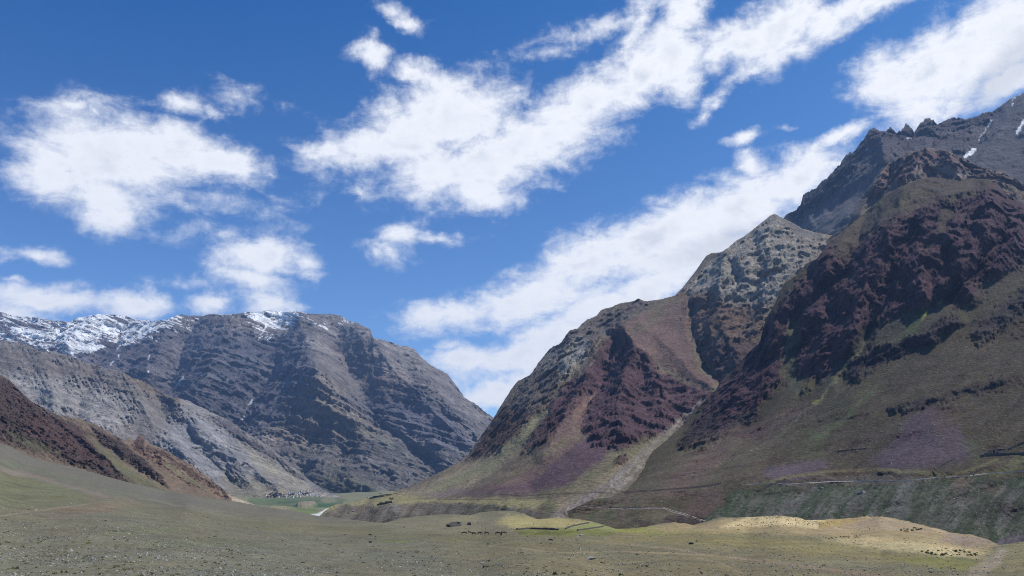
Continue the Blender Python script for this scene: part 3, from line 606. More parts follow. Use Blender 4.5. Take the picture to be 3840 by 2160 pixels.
sheet('mountain', 'tan and purple mountain beyond the scree gully with river terrace at its foot', TOPF, [(1150,2020),(3300,2020)],
  [(1150,1950,1350),(1262,1891,1650),(1380,1869,1750),(1520,1830,1850),(1752,1712,2050),(1880,1518,2300),(1985,1408,2400),(2135,1240,2450),(2392,1119,2500),(2560,1080,2500),(2710,945,2550),(2905,802,2600),(3130,884,2400),(3300,890,2300),
   (2060,1940,760),(2300,1750,1080),(2560,1580,1650),(2700,1400,1850),(1750,1860,1240),(2000,1850,1050),(1400,1891,1380),(1250,1893,1420),(1200,1940,1330),(1300,1960,1210),(1600,1955,1060),(1500,1893,1270),(1800,1886,1060),(1800,1945,930),(1900,1935,880),(2000,1980,700),(2000,1650,1500),(2300,1500,1750),(2400,1300,2100),(1850,1700,1700),(3300,2020,1200),(2600,2020,800),(1150,2020,800),(1900,1893,940)],
  1150, 3300, 4, 230,
  [([(2345,1235),(2378,1310),(2335,1430),(2312,1520),(2340,1630)], 85, 75, .046, 1.1),
   ([(2310,1280),(2275,1420),(2215,1540),(2195,1620)], 60, 50, -.042, 1.0),([(2430,1350),(2470,1480),(2490,1590)], 40, 30, .014, 1.),([(2400,1350),(2420,1480),(2430,1600)], 30, 30, -.012, 1.),
   ([(2230,1300),(2180,1450),(2100,1600),(2040,1700)], 70, 50, .035, 1.1),
   ([(2143,1393),(2106,1467),(2054,1564)], 40, 34, .02, 1.05),([(2218,1467),(2166,1557),(2070,1631)], 30, 26, -.018, 1),
   ([(2390,1200),(2500,1300),(2620,1420),(2680,1450)], 80, 40, .018, 1.2),
   ([(2010,1500),(1960,1590),(1880,1680)], 60, 50, .02, 1.1),([(2150,1420),(2090,1540),(1980,1660),(1800,1790)], 40, 40, -.02, 1.1),
   ([(2600,1150),(2600,1250),(2640,1360),(2700,1440)], 26, 18, -.022, 1),
   ([(2905,805),(2800,950),(2740,1060),(2700,1200),(2760,1330)], 90, 60, .022, 1.1),([(2830,900),(2850,1050),(2800,1180)], 40, 40, -.014, 1),([(2700,1100),(2660,1230),(2700,1350)], 30, 30, .012, 1),([(2720,950),(2700,1050),(2620,1120)], 40, 40, .02, 1.1),([(2740,990),(2760,1050)], 30, 30, -.02, 1.),
   ([(2400,1120),(2250,1230),(2150,1330)], 60, 40, -.012, 1.1),
   ([(1310,1893),(1400,1897),(1500,1893),(1650,1878),(1800,1882),(1900,1895)], 26, 22, .012, 1.1)],
  [('p', [(1740,1740),(1850,1560),(1990,1400),(2140,1230),(2400,1120),(2480,1125),(2300,1230),(2150,1360),(2060,1500),(1950,1620),(1850,1690)], 24, C(116,106,98,1.0), 1, 1),
   ('p', [(1780,1690),(1880,1530),(2000,1560),(2040,1520),(1990,1600),(1880,1690),(1760,1740)], 20, C(96,76,68,1.0), .9, .9),
   ('e', (2150,1330,40,90,-30), .6, C(176,170,158), .8, 1),('e', (2060,1350,30,60,-40), .6, C(165,160,150), .5, 1),
   ('p', [(1960,1700),(2030,1540),(2180,1400),(2300,1230),(2380,1220),(2480,1400),(2680,1480),(2640,1560),(2500,1650),(2380,1690),(2300,1690),(2220,1690),(2180,1600),(2060,1660)], 22, C(98,74,78,1.0), 1, 1),
   ('p', [(2330,1215),(2400,1180),(2560,1122),(2592,1207),(2592,1326),(2622,1378),(2685,1430),(2640,1482),(2560,1408),(2382,1303)], 12, C(124,102,92,1.0), 1, .07),
   ('e', (2440,1200,120,18,38), .7, C(112,108,82), .5, 0),
   ('p', [(2560,1090),(2700,950),(2905,800),(3060,870),(3150,890),(2950,1060),(2860,1200),(2700,1130),(2600,1130)], 18, C(158,148,134,1.0), 1, 1),
   ('k', [(2560,1090),(2700,950),(2905,800),(3060,870),(3000,980),(2860,1150),(2700,1130),(2600,1130)], 18, C(196,188,174,1.0), .6),
   ('p', [(2540,1110),(2640,1100),(2760,1140),(2880,1140),(2840,1290),(2760,1290),(2620,1260)], 30, C(122,100,86,1.0), .9, .9),
   ('p', [(2600,1260),(2840,1290),(2780,1400),(2700,1430),(2620,1330)], 24, C(98,80,78,1.0), .9, .9),
   ('p', [(2700,945),(2780,960),(2730,1060),(2640,1050)], 16, C(150,145,132), .6, .8),
   ('p', [(2900,800),(3060,870),(3100,900),(3000,890)], 14, C(110,106,102), .8, .2),
   # scree skirts
   ('p', [(2180,1640),(2060,1720),(1900,1800),(1700,1860),(1850,1860),(2100,1840),(2260,1770),(2400,1690),(2300,1690)], 26, C(104,80,88,1.0), 1, .03),
   ('p', [(1960,1690),(1760,1820),(1540,1870),(1440,1880),(1620,1810),(1760,1740),(1880,1690)], 26, C(158,144,118,1.0), 1, .03),
   ('p', [(2190,1480),(2230,1480),(2140,1680),(2000,1800),(1760,1862),(2020,1700)], 20, C(134,110,98,1.0), .9, .05),
   ('s', ([(2050,1540),(1960,1640),(1840,1740),(1640,1830)], 12, 20), 20, C(142,138,104,1.0), .9, .02),
   ('s', ([(2130,1640),(1990,1740),(1880,1800)], 8, 10), 12, C(118,118,80), .6, .02),
   ('e', (1650,1855,110,14,10), .6, C(140,124,120), .7, 0),
   ('p', [(2300,1690),(2420,1660),(2560,1590),(2500,1660),(2360,1760),(2180,1850),(1960,1870),(2120,1820)], 18, C(128,122,92,1.0), .9, .02),
   ('p', [(2350,1710),(2400,1700),(2340,1770),(2200,1860),(2080,1940),(1960,1900),(2160,1840),(2260,1780)], 22, C(150,134,108,1.0), .75, .03),
   ('e', (2335,1728,32,20,30), .6, C(100,76,70), .9, .9),
   ('s', ([(2640,1500),(2540,1585),(2440,1680),(2330,1780),(2200,1870),(2080,1935)], 4, 11), 9, C(136,126,118,1.0), 1, .12),
   ('k', [(2640,1500),(2680,1540),(2460,1720),(2240,1900),(2090,1945),(2030,1930),(2300,1780),(2500,1600)], 10, C(176,166,158,1.0), .6),
   ('k', [(1150,1950),(1262,1900),(1450,1893),(1700,1884),(1960,1905),(2060,1930),(1960,2010),(1150,2010)], 8, C(76,74,58,1.0), .75),
   ('k', [(1750,1850),(2000,1600),(2300,1700),(2600,1560),(2560,1640),(2060,1940),(1800,1880)], 24, C(92,88,62,1.0), .4),
   # terrace top and its gullied bluff
   ('p', [(1150,1950),(1262,1880),(1450,1845),(1640,1868),(2050,1870),(2100,1890),(1960,1905),(1700,1885),(1450,1893),(1280,1900)], 10, C(154,146,104,1.0), .95, 0),
   ('p', [(1180,1950),(1260,1900),(1450,1893),(1700,1884),(1960,1905),(2060,1930),(1960,2010),(1150,2010)], 8, C(112,104,90,1.0), 1, .06),
   *[('s', ([(x+26, 1895), (x+6, 1920), (x-20, 1965)], 3, 6), 7, C(132,126,114) if int(x/33) % 2 else C(70,72,54), .65) for x in range(1240, 1990, 33)],
   ('e', (1350,1910,70,14,20), .7, C(142,130,110), .6),('e', (1480,1900,20,16,60), .7, C(158,150,140), .7),('e', (1800,1920,60,18,20), .7, C(88,92,64), .6),
   ('e', (2060,1905,26,34,-20), .7, C(80,88,58), .7),('e', (2030,1915,16,26,-20), .7, C(96,78,66), .6),
   ('l', ([(1860,1850),(1960,1858),(2080,1850),(2200,1846),(2290,1846)], 1.5, 2), 3, C(60,48,42), .75),
   ('l', ([(1560,1868),(1800,1872),(1960,1868),(2120,1860),(2200,1852)], 1.2, 1.5), 3, C(70,56,50), .6)],
  C(124,112,92), m_wall, det_wall, jag=[(1150,0),(1730,1),(1800,10),(2000,13),(2300,8),(2420,3),(2560,6),(2700,9),(2850,6),(3300,2)], warp=13, streak=50, seed=7, back=(12,60,200,600))

# ------------------------------------------------------------------ purple slope, right, with its track
def det_front(x, y, z, rock, PX, PY):
    w = 26*fbm(x/170, y/170, z/170, 4, .5, 5)
    q = -x*.4+y*.9
    g = ridged((q+w)/105, (x*.9+y*.4+w)/190, z/130, 6, .56, 101)
    cr = ridged(x/20, y/20, z/15, 5, .62, 102)
    lo = ridged((q+w*.3)/11, (x*.9+y*.4)/260, z/80, 4, .5, 103)
    l2 = ridged((q+w*.25)/30, (x*.9+y*.4)/400, z/160, 3, .5, 106)
    sm = fbm((q+w)/60, (x*.9+y*.4)/300, z/200, 4, .5, 104)
    blf = smooth((rock-.02)*60)*(1-smooth((rock-.2)*10))
    g2 = ridged((q+w*.7)/42, (x*.9+y*.4)/120, z/70, 5, .6, 105)
    al = (x*.9+y*.4)*.55; fc = facet(q, al, z*.6, 52, 7); fc2 = facet(q, al, z*.7, 15, 8)
    lo2 = ridged((q+w*.5)/24, (x*.9+y*.4)/210, z/130, 4, .55, 107); pt = smooth((fbm(x/60, y/60, z/50, 4, .55, 108)-.12)*5)*(1-smooth((rock-.2)*4))
    h = np.clip(rock, 0, 1)*(50*(g-.42)+17*(g2-.42)+12*fc+2*fc2+3*(cr-.4)+13*blocks(x, y, z, 30, 201, 3))+4*np.clip(rock, 0, 1)+(1-np.clip(rock, 0, 1))*4.5*(lo2-.5)+pt*(2.5*(cr-.35)+5*blocks(x, y, z, 13, 203))+1.7*fbm(x/7, y/7, z/7, 4, .66, 3)+5*sm+blf*(10*(l2-.5)+3.5*(lo-.5))
    # cut bank above the track
    return h, ((1-.30*rock*(smooth(cr*1.6)-.5))*(1-.22*pt)*(1+.30*fbm((q+w*.3)/16, al/60, z/40, 4, .6, 109)))[..., None]*np.stack([1+.10*pt, 1-.04*pt, 1+.06*pt], -1)
m_front = earth('purple slope rock and grass', 5, 1, strata=.15, tilt=(-.2, .1), strata_lam=5, speck=.75, speck_lam=1.5, contrast=1.15)
TOPR = [(2000,1960),(2080,1938),(2200,1885),(2330,1795),(2420,1715),(2500,1650),(2560,1595),(2600,1545),(2640,1505),(2680,1468),(2702,1432),(2760,1380),(2800,1330),(2850,1285),(2862,1230),(2876,1190),(2900,1150),(2925,1095),(2945,1060),(2990,1030),(3022,990),(3060,970),(3085,945),(3110,900),(3150,880),(3200,835),(3260,782),(3330,725),(3400,690),(3450,670),(3500,664),(3560,672),(3600,680),(3650,668),(3700,672),(3740,690),(3780,735),(3840,768),(3950,800),(4300,860)]
def CR(r, g, b, k=1.0):
    m = (r+g+b)/3; return C(*(m+(v-m)*.9 for v in (r, g, b)), k*.76)
PUR = CR(84,62,74,1.5)
OLV = CR(80,72,48,1.32)
ROCKP = CR(88,60,66,1.2)
_rb = random.Random(3)
BLUFF = [(2760+i*29+_rb.uniform(-22, 22), _rb.uniform(-16, 16), _rb.uniform(1, 15), _rb.choice([CR(112,108,100,1.4), CR(50,58,32,1.4), CR(60,66,42,1.4), CR(98,92,82,1.4)])) for i in range(41)]
sheet('mountain', 'dark purple and olive mountainside filling the right with a track across it', TOPR, [(2000,2100),(4300,2150)],
  [(2000,1960,760),(2080,1938,790),(2330,1795,1120),(2560,1595,1520),(2702,1432,1600),(2850,1285,1620),(2900,1150,1640),(3022,990,1700),(3200,835,1760),(3450,670,1760),(3700,672,1740),(3840,768,1640),(4300,860,1560),
   (3840,1000,1370),(3840,1300,1080),(3500,1000,1420),(3500,1300,1150),(3200,1200,1420),(3000,1400,1390),(3200,1500,1080),(2800,1600,1250),(3500,1600,890),(3840,1600,850),(2700,1750,980),(3200,1760,860),(3200,1815,800),(3500,1800,770),(3840,1740,770),(3840,2000,600),(3200,1985,640),(2800,1830,790),(2800,1970,660),(2400,1880,780),(2400,2000,640),(4300,1300,950),(4300,2150,400),(2000,2100,550),(3200,2100,520)],
  2000, 4300, 4, 330,
  [([(3120,900),(3090,1050),(3040,1150),(2960,1280),(2870,1420)], 100, 80, .03, 1.15),
   ([(3250,800),(3200,960),(3110,1100)], 60, 50, -.04, 1.0),
   ([(3400,720),(3330,900),(3280,1000),(3220,1150),(3180,1280)], 80, 70, .045, 1.1),
   ([(3420,860),(3350,1000),(3310,1140),(3220,1330),(3160,1430)], 40, 40, -.04, 1.0),
   ([(3560,830),(3480,960),(3430,1080)], 60, 60, .04, 1.1),([(3660,700),(3580,800),(3490,940)], 50, 40, -.03, 1.0),
   ([(3720,760),(3690,900),(3600,1000),(3540,1080)], 70, 50, .045, 1.1),([(3740,900),(3660,1020),(3560,1130)], 40, 40, -.035, 1.0),
   ([(3840,800),(3800,930),(3730,1010)], 60, 50, .035, 1.1),
   ([(2990,1040),(2960,1130),(2900,1215)], 46, 40, .022, 1.0),([(3091,983),(3130,1060),(3185,1100)], 60, 50, .026, 1.0),([(3050,1010),(3065,1110),(3110,1180)], 40, 34, -.02, 1.0),
   ([(3318,985),(3273,1116),(3246,1260)], 44, 36, -.028, 1.0),([(3390,985),(3455,1060),(3470,1110)], 50, 40, .024, 1.0),([(3596,975),(3612,1060),(3645,1115)], 60, 46, .032, 1.0),([(3560,960),(3570,1060),(3560,1120)], 44, 36, -.022, 1.0),
   ([(3545,735),(3620,722),(3700,742)], 40, 40, .018, .9),([(3690,788),(3740,790),(3790,820)], 36, 36, .02, .9),([(3470,868),(3540,880),(3590,915)], 36, 36, .02, .9),([(3630,835),(3680,850),(3720,900)], 36, 36, .02, .9),
   ([(2900,1240),(2850,1360),(2780,1480),(2690,1590)], 46, 40, .016, 1.0),([(3110,1260),(3050,1370),(3020,1440)], 50, 40, .018, 1.0),([(3060,1230),(2990,1330)], 36, 30, -.018, 1.0),
   ([(3140,1050),(3000,1180),(2980,1230)], 40, 30, -.03, 1.0),([(2960,1090),(2900,1230),(2880,1300)], 50, 40, .02, 1.1),
   ([(3260,1250),(3060,1440),(2900,1600),(2700,1740)], 26, 20, -.012, 1.0),
   ([(2760,1490),(2730,1640)], 70, 60, .015, 1.2),([(3600,1200),(3500,1260),(3300,1320),(3200,1360)], 30, 24, .02, 1.0),
   ([(3760,1415),(3660,1450),(3560,1475),(3450,1500),(3350,1525)], 20, 16, .010, 1.0),
   ([(2980,1460),(2900,1560)], 60, 60, .012, 1.1),
   ([(2850,1798),(3000,1782),(3150,1768),(3300,1760),(3450,1766),(3560,1770),(3700,1752),(3840,1738)], 15, 13, .006, .9)],
  [('p', [(2700,1440),(2860,1240),(3110,900),(3450,660),(3760,700),(4300,850),(4300,1060),(3750,1080),(3600,1140),(3460,1260),(3300,1330),(3120,1420),(2960,1400),(2800,1560),(2700,1640),(2560,1660),(2640,1520)], 24, ROCKP, 1, 1),
   ('p', [(3110,900),(3300,740),(3450,670),(3700,690),(3600,740),(3400,800),(3300,860),(3150,980)], 26, CR(90,82,62,1.4), .75, .25),
   ('e', (3380,760,90,20,35), .6, CR(98,92,62,1.4), .6, .2),('e', (3600,740,70,14,10), .6, CR(98,92,66,1.4), .6, .2),
   ('s', ([(3560,780),(3520,880),(3480,920)], 16, 16), 24, OLV, .8, .1),
   ('p', [(2960,1190),(3000,1200),(2980,1400),(3040,1480),(2960,1480),(2930,1380)], 16, CR(84,84,58,1.4), .9, .05),
   ('p', [(3230,1240),(3520,1130),(3620,1060),(3560,1180),(3460,1270),(3320,1330),(3250,1400),(3060,1480)], 20, CR(76,74,54,1.4), .85, .05),
   ('p', [(3650,1080),(3900,960),(4000,1060),(3800,1160),(3700,1180)], 26, CR(78,74,56,1.4), .8, .1),
   ('s', ([(3580,1200),(3500,1260),(3400,1300),(3280,1340),(3200,1390)], 18, 34), 20, CR(66,54,54,1.4), 1, 1),
   ('s', ([(3840,1120),(3760,1180),(3680,1240)], 36, 36), 30, CR(68,58,56,1.4), .9, .9),
   ('s', ([(3760,1420),(3660,1458),(3560,1482),(3450,1508),(3350,1532)], 17, 11), 14, CR(60,54,48,1.4), .75, .4),
   ('s', ([(3470,1500),(3400,1530)], 18, 14), 18, CR(60,56,50,1.4), .7, .4),
   ('p', [(2560,1620),(2640,1560),(2700,1580),(2700,1640),(2620,1680),(2550,1680)], 14, CR(62,50,50,1.4), 1, 1),
   ('e', (2790,1570,60,22,30), .5, CR(64,54,52,1.4), 1, 1),('e', (2880,1400,50,30,-30), .6, ROCKP, .9, 1),
   ('p', [(2700,1640),(2860,1580),(3060,1500),(3020,1560),(2800,1680),(2600,1800),(2560,1760)], 40, CR(96,78,70,1.4), .8, .05),
   ('p', [(2980,1640),(3060,1560),(3300,1400),(3200,1540),(3100,1640),(3100,1740),(2960,1720),(3000,1680)], 30, CR(84,88,50,1.4), .6),
   ('p', [(3300,1700),(3420,1560),(3500,1520),(3560,1580),(3660,1660),(3640,1720),(3500,1750),(3340,1760),(3260,1740)], 26, CR(92,76,88,1.4), .8),
   ('p', [(3480,1530),(3580,1560),(3560,1640),(3500,1640)], 26, CR(88,72,60,1.4), .6),
   ('p', [(2860,1760),(3000,1730),(3100,1720),(3110,1760),(3000,1790),(2900,1815)], 16, CR(98,82,94,1.4), .8),
   ('p', [(3600,1640),(3680,1640),(3700,1700),(3640,1740)], 16, CR(84,90,52,1.4), .6),
   ('p', [(3340,1300),(3420,1200),(3480,1130),(3440,1240)], 12, CR(80,100,50,1.4), .5),
   ('p', [(3660,1780),(3840,1700),(4300,1600),(4300,1740),(3840,1760)], 20, CR(104,106,64,1.4), .8),
   ('l', ([(3740,1720),(3640,1760),(3560,1780),(3480,1770),(3300,1758),(3100,1768),(2960,1785),(2860,1812)], 6, 6), 8, CR(122,116,76,1.3), .9),
   ('e', (3470,1180,10,16,-40), .6, CR(150,150,70,1.3), .9),('s', ([(3100,1470),(3050,1510)], 4, 6), 6, CR(140,150,60,1.3), .9),('e', (3520,1140,14,4,30), .6, CR(150,150,70,1.3), .8),
   ('s', ([(3280,1240),(3180,1370),(3080,1490),(2960,1600),(2800,1700),(2640,1790)], 5, 4), 6, CR(104,108,78,1.4), .7),
   ('s', ([(3320,1420),(3200,1540),(3060,1640)], 4, 8), 8, CR(84,108,60,1.4), .6),
   ('p', [(2320,1830),(2480,1740),(2640,1660),(2800,1640),(2900,1680),(2860,1780),(2600,1850),(2400,1880),(2200,1880)], 30, CR(104,96,72,1.3), .7),
   ('p', [(2560,1740),(2700,1640),(2740,1700),(2560,1850),(2460,1860)], 24, CR(122,96,86,1.3), .5),
   ('p', [(2200,1890),(2330,1840),(2400,1870),(2480,1900),(2700,1960),(2500,2100),(2000,2100)], 30, CR(112,104,78,1.25), .7),
   ('s', ([(2360,1880),(2340,1910),(2330,1950)], 14, 10), 14, CR(116,94,78,1.3), .7),('s', ([(2270,1860),(2220,1930)], 8, 8), 12, CR(74,86,50,1.3), .7),('s', ([(2300,1880),(2270,1930)], 6, 8), 10, CR(74,86,50,1.3), .7),
   ('p', [(2380,1960),(2560,1930),(2640,1950),(2560,2000),(2420,2000)], 22, CR(70,54,50,1.3), .9),
   ('p', [(2620,1840),(2700,1830),(2720,1900),(2640,1940),(2560,1920)], 24, CR(104,82,76,1.3), .6),
   # bluff below the track
   ('p', [(2760,1835),(3000,1822),(3300,1812),(3600,1790),(3840,1790),(4300,1760),(4300,2150),(2600,2150),(2640,1960)], 16, CR(62,72,46,1.4), 1, .06),
   ('s', ([(2870,1830),(2800,1900),(2740,1960)], 30, 34), 40, CR(62,74,46,1.5), .8, .06),
   ('s', ([(3040,1830),(2980,1880),(2900,1960)], 14, 16), 22, CR(104,100,96,1.3), .7, .06),('s', ([(3100,1870),(3040,1960)], 10, 14), 18, CR(104,100,96,1.3), .7, .06),('s', ([(3240,1850),(3160,1960)], 10, 14), 18, CR(100,96,90,1.3), .6, .06),
   ('s', ([(3400,1810),(3380,1880),(3340,1980)], 34, 30), 30, CR(106,104,100,1.3), .75, .06),('s', ([(3340,1860),(3260,1960)], 18, 16), 22, CR(50,58,34,1.5), .8, .06),
   ('s', ([(3560,1810),(3500,1900),(3440,1980)], 12, 18), 24, CR(62,74,42,1.5), .8, .06),('e', (3740,1900,110,60,20), .8, CR(54,58,36,1.5), .9, .1),('e', (3600,1870,60,24,10), .7, CR(104,92,84,1.3), .5, .06),
   ('p', [(3560,1800),(3640,1790),(3640,1840),(3560,1850)], 20, CR(116,92,76,1.3), .7, .03),('e', (3720,1830,50,22,0), .7, CR(108,84,72,1.3), .6, .03),
   ('p', [(3700,2060),(3760,2010),(3900,1980),(3900,2100)], 12, CR(96,84,92,1.4), .9, 0),
   ('p', [(2880,1822),(3000,1800),(3140,1784),(3300,1776),(3440,1786),(3540,1794),(3480,1806),(3300,1812),(3140,1816),(3000,1823)], 5, CR(96,88,76,1.3), .9, .12),
   ('p', [(2800,1830),(3000,1800),(3000,1806),(2860,1834)], 5, CR(52,42,40,1.3), .9, .1),
   ('k', [(2600,2150),(2640,1960),(2800,1835),(3300,1815),(3840,1800),(4300,1780),(4300,2150)], 14, CR(116,112,104,1.45), .5),
   ('k', [(2200,1900),(2600,1660),(3100,1480),(3500,1300),(4300,1100),(4300,1760),(3300,1780),(2700,1830)], 50, CR(100,84,78,1.4), .45),
   *[('s', ([(x+75+dx, 1828+(3300-x)*.02), (x+25, 1880+dx), (x-25-dx, 1990)], w_*.4, w_), 16, c_, .55) for x, dx, w_, c_ in BLUFF],
   # the track and the older paths
   ('l', ([(2180,1850),(2290,1848),(2400,1840),(2560,1830),(2640,1822),(2700,1812)], 2.4, 3), 4, CR(54,42,42,1.3), .85),
   ('l', ([(2180,1896),(2240,1898),(2340,1903),(2440,1900),(2490,1902),(2530,1916),(2570,1926),(2620,1944),(2640,1952)], 2.0, 3.4), 4, CR(54,42,42,1.3), .85),
   ('l', ([(2180,1899),(2240,1901),(2340,1906),(2440,1903),(2490,1905),(2530,1919),(2570,1930),(2620,1948),(2640,1956)], 1.0, 2.0), 2.5, CR(168,150,140,1.3), .8),
   ('l', ([(3840,1350),(3700,1375),(3560,1410),(3400,1445),(3260,1480),(3100,1530),(2980,1570),(2860,1610)], 1, 1), 2.5, CR(60,50,46,1.3), .55),
   ('l', ([(2560,1765),(2700,1752),(2900,1735),(3100,1705),(3300,1678),(3500,1660)], 1.2, 1.2), 3, CR(58,48,44,1.3), .55),('l', ([(2440,1790),(2600,1772),(2760,1748)], 1.2, 1.2), 3, CR(58,48,44,1.3), .5),
   ('l', ([(3560,1220),(3590,1330),(3580,1400),(3570,1460),(3560,1500)], 2, 2), 4, CR(60,50,46,1.3), .5),
   ('l', ([(3640,1490),(3645,1440),(3660,1400)], 1.5, 1.5), 3, CR(56,52,44,1.3), .5)],
  OLV, m_front, det_front, jag=[(2000,0),(2500,1),(2650,5),(3000,8),(3400,6),(4300,8)], warp=20, streak=52, seed=8, back=(10,50,160,500))

# ------------------------------------------------------------------ near ground: slope, meadow, dunes
def det_ground(x, y, z, rock, PX, PY):
    d = np.hypot(x, y)
    h = .35*fbm(x/12, y/12, oct=4, gain=.55, seed=3)+1.2*fbm(x/90, y/90, oct=3, seed=9)*np.clip((d-180)/400, 0, 1)
    hl = rock*(1.7*ridged(x/14, y/9, oct=4, seed=6)-.5)
    hl = hl+np.clip(rock, 0, .3)*9*fbm(x/32, y/26, oct=3, seed=16)
    return h+hl, (1+.22*fbm(x/45, y/60, oct=3, seed=1)+.30*fbm(x/9, y/11, oct=4, gain=.6, seed=2))[..., None]*np.stack([1+.10*fbm(x/25, y/30, oct=3, seed=7), 1+0*x, 1-.12*fbm(x/25, y/30, oct=3, seed=7)], -1)
m_ground = earth('stony ground with thin turf', 1.6, .35, speck=1.15, speck_lam=.56, contrast=1.0)
GG = C(110,105,82)
DUNE = C(196,184,132)
ground = sheet('ground', 'stony grey-green ground with pale dunes on the right', TOPG, [(-400,2330),(4200,2330)],
  [(-400,1555,700),(0,1662,900),(330,1768,1050),(620,1838,1150),(980,1898,1050),(1210,1937,800),(1380,1958,660),(1500,1945,680),(1690,1926,720),(1870,1914,740),(2020,1948,600),(2160,1945,600),(2310,1983,520),(2420,1975,530),(2530,1958,540),(2600,1970,500),(2700,1940,520),(2930,1933,530),(3080,1950,520),(3300,1939,520),(3500,1977,470),(3640,2004,440),(3745,2042,380),(3840,2030,390),(4200,2000,400),
   (0,1800,480),(0,1920,300),(420,1880,430),(700,1900,480),(0,2160,150),(800,2000,330),(1000,2160,190),(1000,1960,480),(1400,1990,480),(1400,2160,200),(1800,2003,450),(1800,2160,215),(2300,2160,225),(2300,2030,380),(2300,2000,450),(2800,2000,430),(2800,2160,225),(3200,2020,400),(3300,2080,310),(3840,2160,200),(3700,2100,290),(-400,2330,70),(1900,2330,110),(4200,2330,95),(3000,1965,470),(3600,2040,380)],
  -400, 4200, 4, 300, [],
  [('p', [(-400,1555),(0,1655),(330,1765),(620,1835),(980,1893),(1210,1930),(1380,1955),(1200,1950),(800,1920),(500,1880),(300,1850),(0,1760),(-400,1700)], 24, C(106,102,90), .9, 0),
   ('s', ([(0,1730),(200,1780),(420,1840),(560,1870)], 9, 7), 12, C(104,108,80), .5),
   ('p', [(-400,1740),(0,1775),(200,1810),(330,1850),(300,1880),(100,1900),(-400,1900)], 30, C(106,110,76), .5),
   ('s', ([(0,1755),(250,1820),(400,1862)], 7, 5), 9, C(128,116,104), .7),
   ('l', ([(0,1935),(80,1924),(160,1915),(240,1902),(330,1888),(415,1877)], 2.0, 1.4), 4, C(152,142,128), .6),
   ('p', [(60,1930),(240,1905),(420,1882),(520,1885),(400,1920),(200,1945)], 20, C(128,108,90), .6),
   ('l', ([(560,1873),(640,1890),(760,1915),(880,1938)], 1.3, 1.3), 4, C(140,138,120), .4),
   ('l', ([(520,1868),(600,1880),(700,1898)], 1.2, 1.2), 4, C(140,138,120), .3),
   ('p', [(380,1940),(1600,1990),(1900,2160),(-400,2330),(-400,2000)], 160, C(108,106,90), .65),
   ('p', [(900,1960),(1500,1985),(2000,2020),(2300,2030),(2000,2050),(1400,2010),(1000,1985)], 20, C(108,104,74), .7),
   ('p', [(1360,1960),(1500,1950),(1960,1930),(2040,1950),(1800,1995),(1500,1985)], 24, C(124,118,94), .8),
   ('e', (1720,1945,120,10,2), .6, C(130,124,92), .6),
   ('p', [(1900,1935),(2010,1935),(2150,1945),(2240,1960),(2120,1985),(1940,1985),(1860,1960)], 16, C(164,152,100), .9),
   ('p', [(1930,1985),(2100,1982),(2260,1984),(2420,1990),(2320,2002),(2160,2012),(1960,2006)], 9, C(104,108,44,1.0), 1),
   ('e', (2070,1998,70,7,0), .6, C(78,84,30), .8),
   ('p', [(2120,1975),(2240,1962),(2330,1985),(2260,1990),(2130,1988)], 10, C(138,142,84), .8),
   ('p', [(2280,1990),(2460,1966),(2700,1985),(2900,1985),(2700,1998),(2380,2008)], 9, C(148,146,70), .8),
   ('p', [(2420,1985),(2480,1965),(2560,1958),(2600,1970),(2660,1955),(2800,1935),(3020,1940),(3300,1935),(3520,1975),(3640,2000),(3740,2040),(3700,2090),(3600,2095),(3300,2040),(3000,2010),(2700,2000),(2540,1998)], 16, C(154,136,98,1.05), .95, .2),
   ('p', [(2800,1938),(3010,1938),(3100,1950),(3060,1985),(2900,1975),(2700,1975)], 10, C(200,180,134,1.05), .8),
   ('p', [(3060,1960),(3180,1950),(3260,1948),(3200,1968),(3080,1985)], 5, C(165,142,88), .7, 1),
   ('p', [(3270,1940),(3440,1962),(3560,1996),(3500,2010),(3330,1985),(3200,1985),(3060,2012),(3100,1990)], 14, C(160,140,112), .75),
   ('p', [(3560,1995),(3700,2025),(3740,2045),(3640,2045),(3520,2030)], 14, C(142,124,108), .85),
   ('p', [(3080,2030),(3260,2010),(3420,2030),(3640,2050),(3700,2085),(3560,2090),(3300,2060)], 12, C(194,176,130), .7),
   ('p', [(2440,2000),(2800,2002),(3080,2030),(3340,2070),(3560,2100),(3400,2120),(2900,2070),(2500,2040),(2200,2030)], 26, C(132,122,76), .9),
   ('p', [(3340,2095),(3500,2085),(3640,2095),(3700,2110),(3600,2145),(3440,2120)], 16, C(118,118,56), .9),
   ('p', [(3740,2045),(3900,2020),(3900,2160),(3700,2160),(3650,2120)], 24, C(132,124,88), .8),
   ('s', ([(3760,2070),(3740,2100),(3660,2150)], 12, 30), 14, C(160,146,130), .7),
   ('p', [(1700,2045),(2500,2030),(3000,2080),(3500,2130),(3840,2160),(4200,2330),(2600,2330)], 150, C(120,110,80), .8),
   ('l', ([(1800,2046),(1900,2052),(2000,2062),(2100,2073),(2200,2071),(2350,2068),(2500,2074),(2620,2080),(2740,2090),(2840,2103)], 1.6, 3), 5, C(158,140,108), .5),
   ('l', ([(2740,2090),(2900,2110),(3100,2135),(3300,2160)], 4, 10), 12, C(144,122,98), .5),('l', ([(2280,2035),(2400,2046),(2520,2056),(2640,2078)], 2, 3), 5, C(150,134,108), .5),
   ('l', ([(2670,2082),(2740,2060),(2700,2040)], 1.5, 1.5), 4, C(150,134,104), .4),('l', ([(2600,2088),(2700,2110),(2780,2150)], 2, 3), 5, C(150,134,104), .4),
   ('e', (560,1990,180,12,4), .8, C(104,112,70), .3),('e', (1480,2028,60,5,0), .7, C(96,112,54), .6),('e', (800,2040,300,16,0), .9, C(100,104,76), .4)],
  GG, m_ground, det_ground, vert=True, warp=9, seed=9, back=(4, 14, 40, 100), fall=.8, drop=(30,))

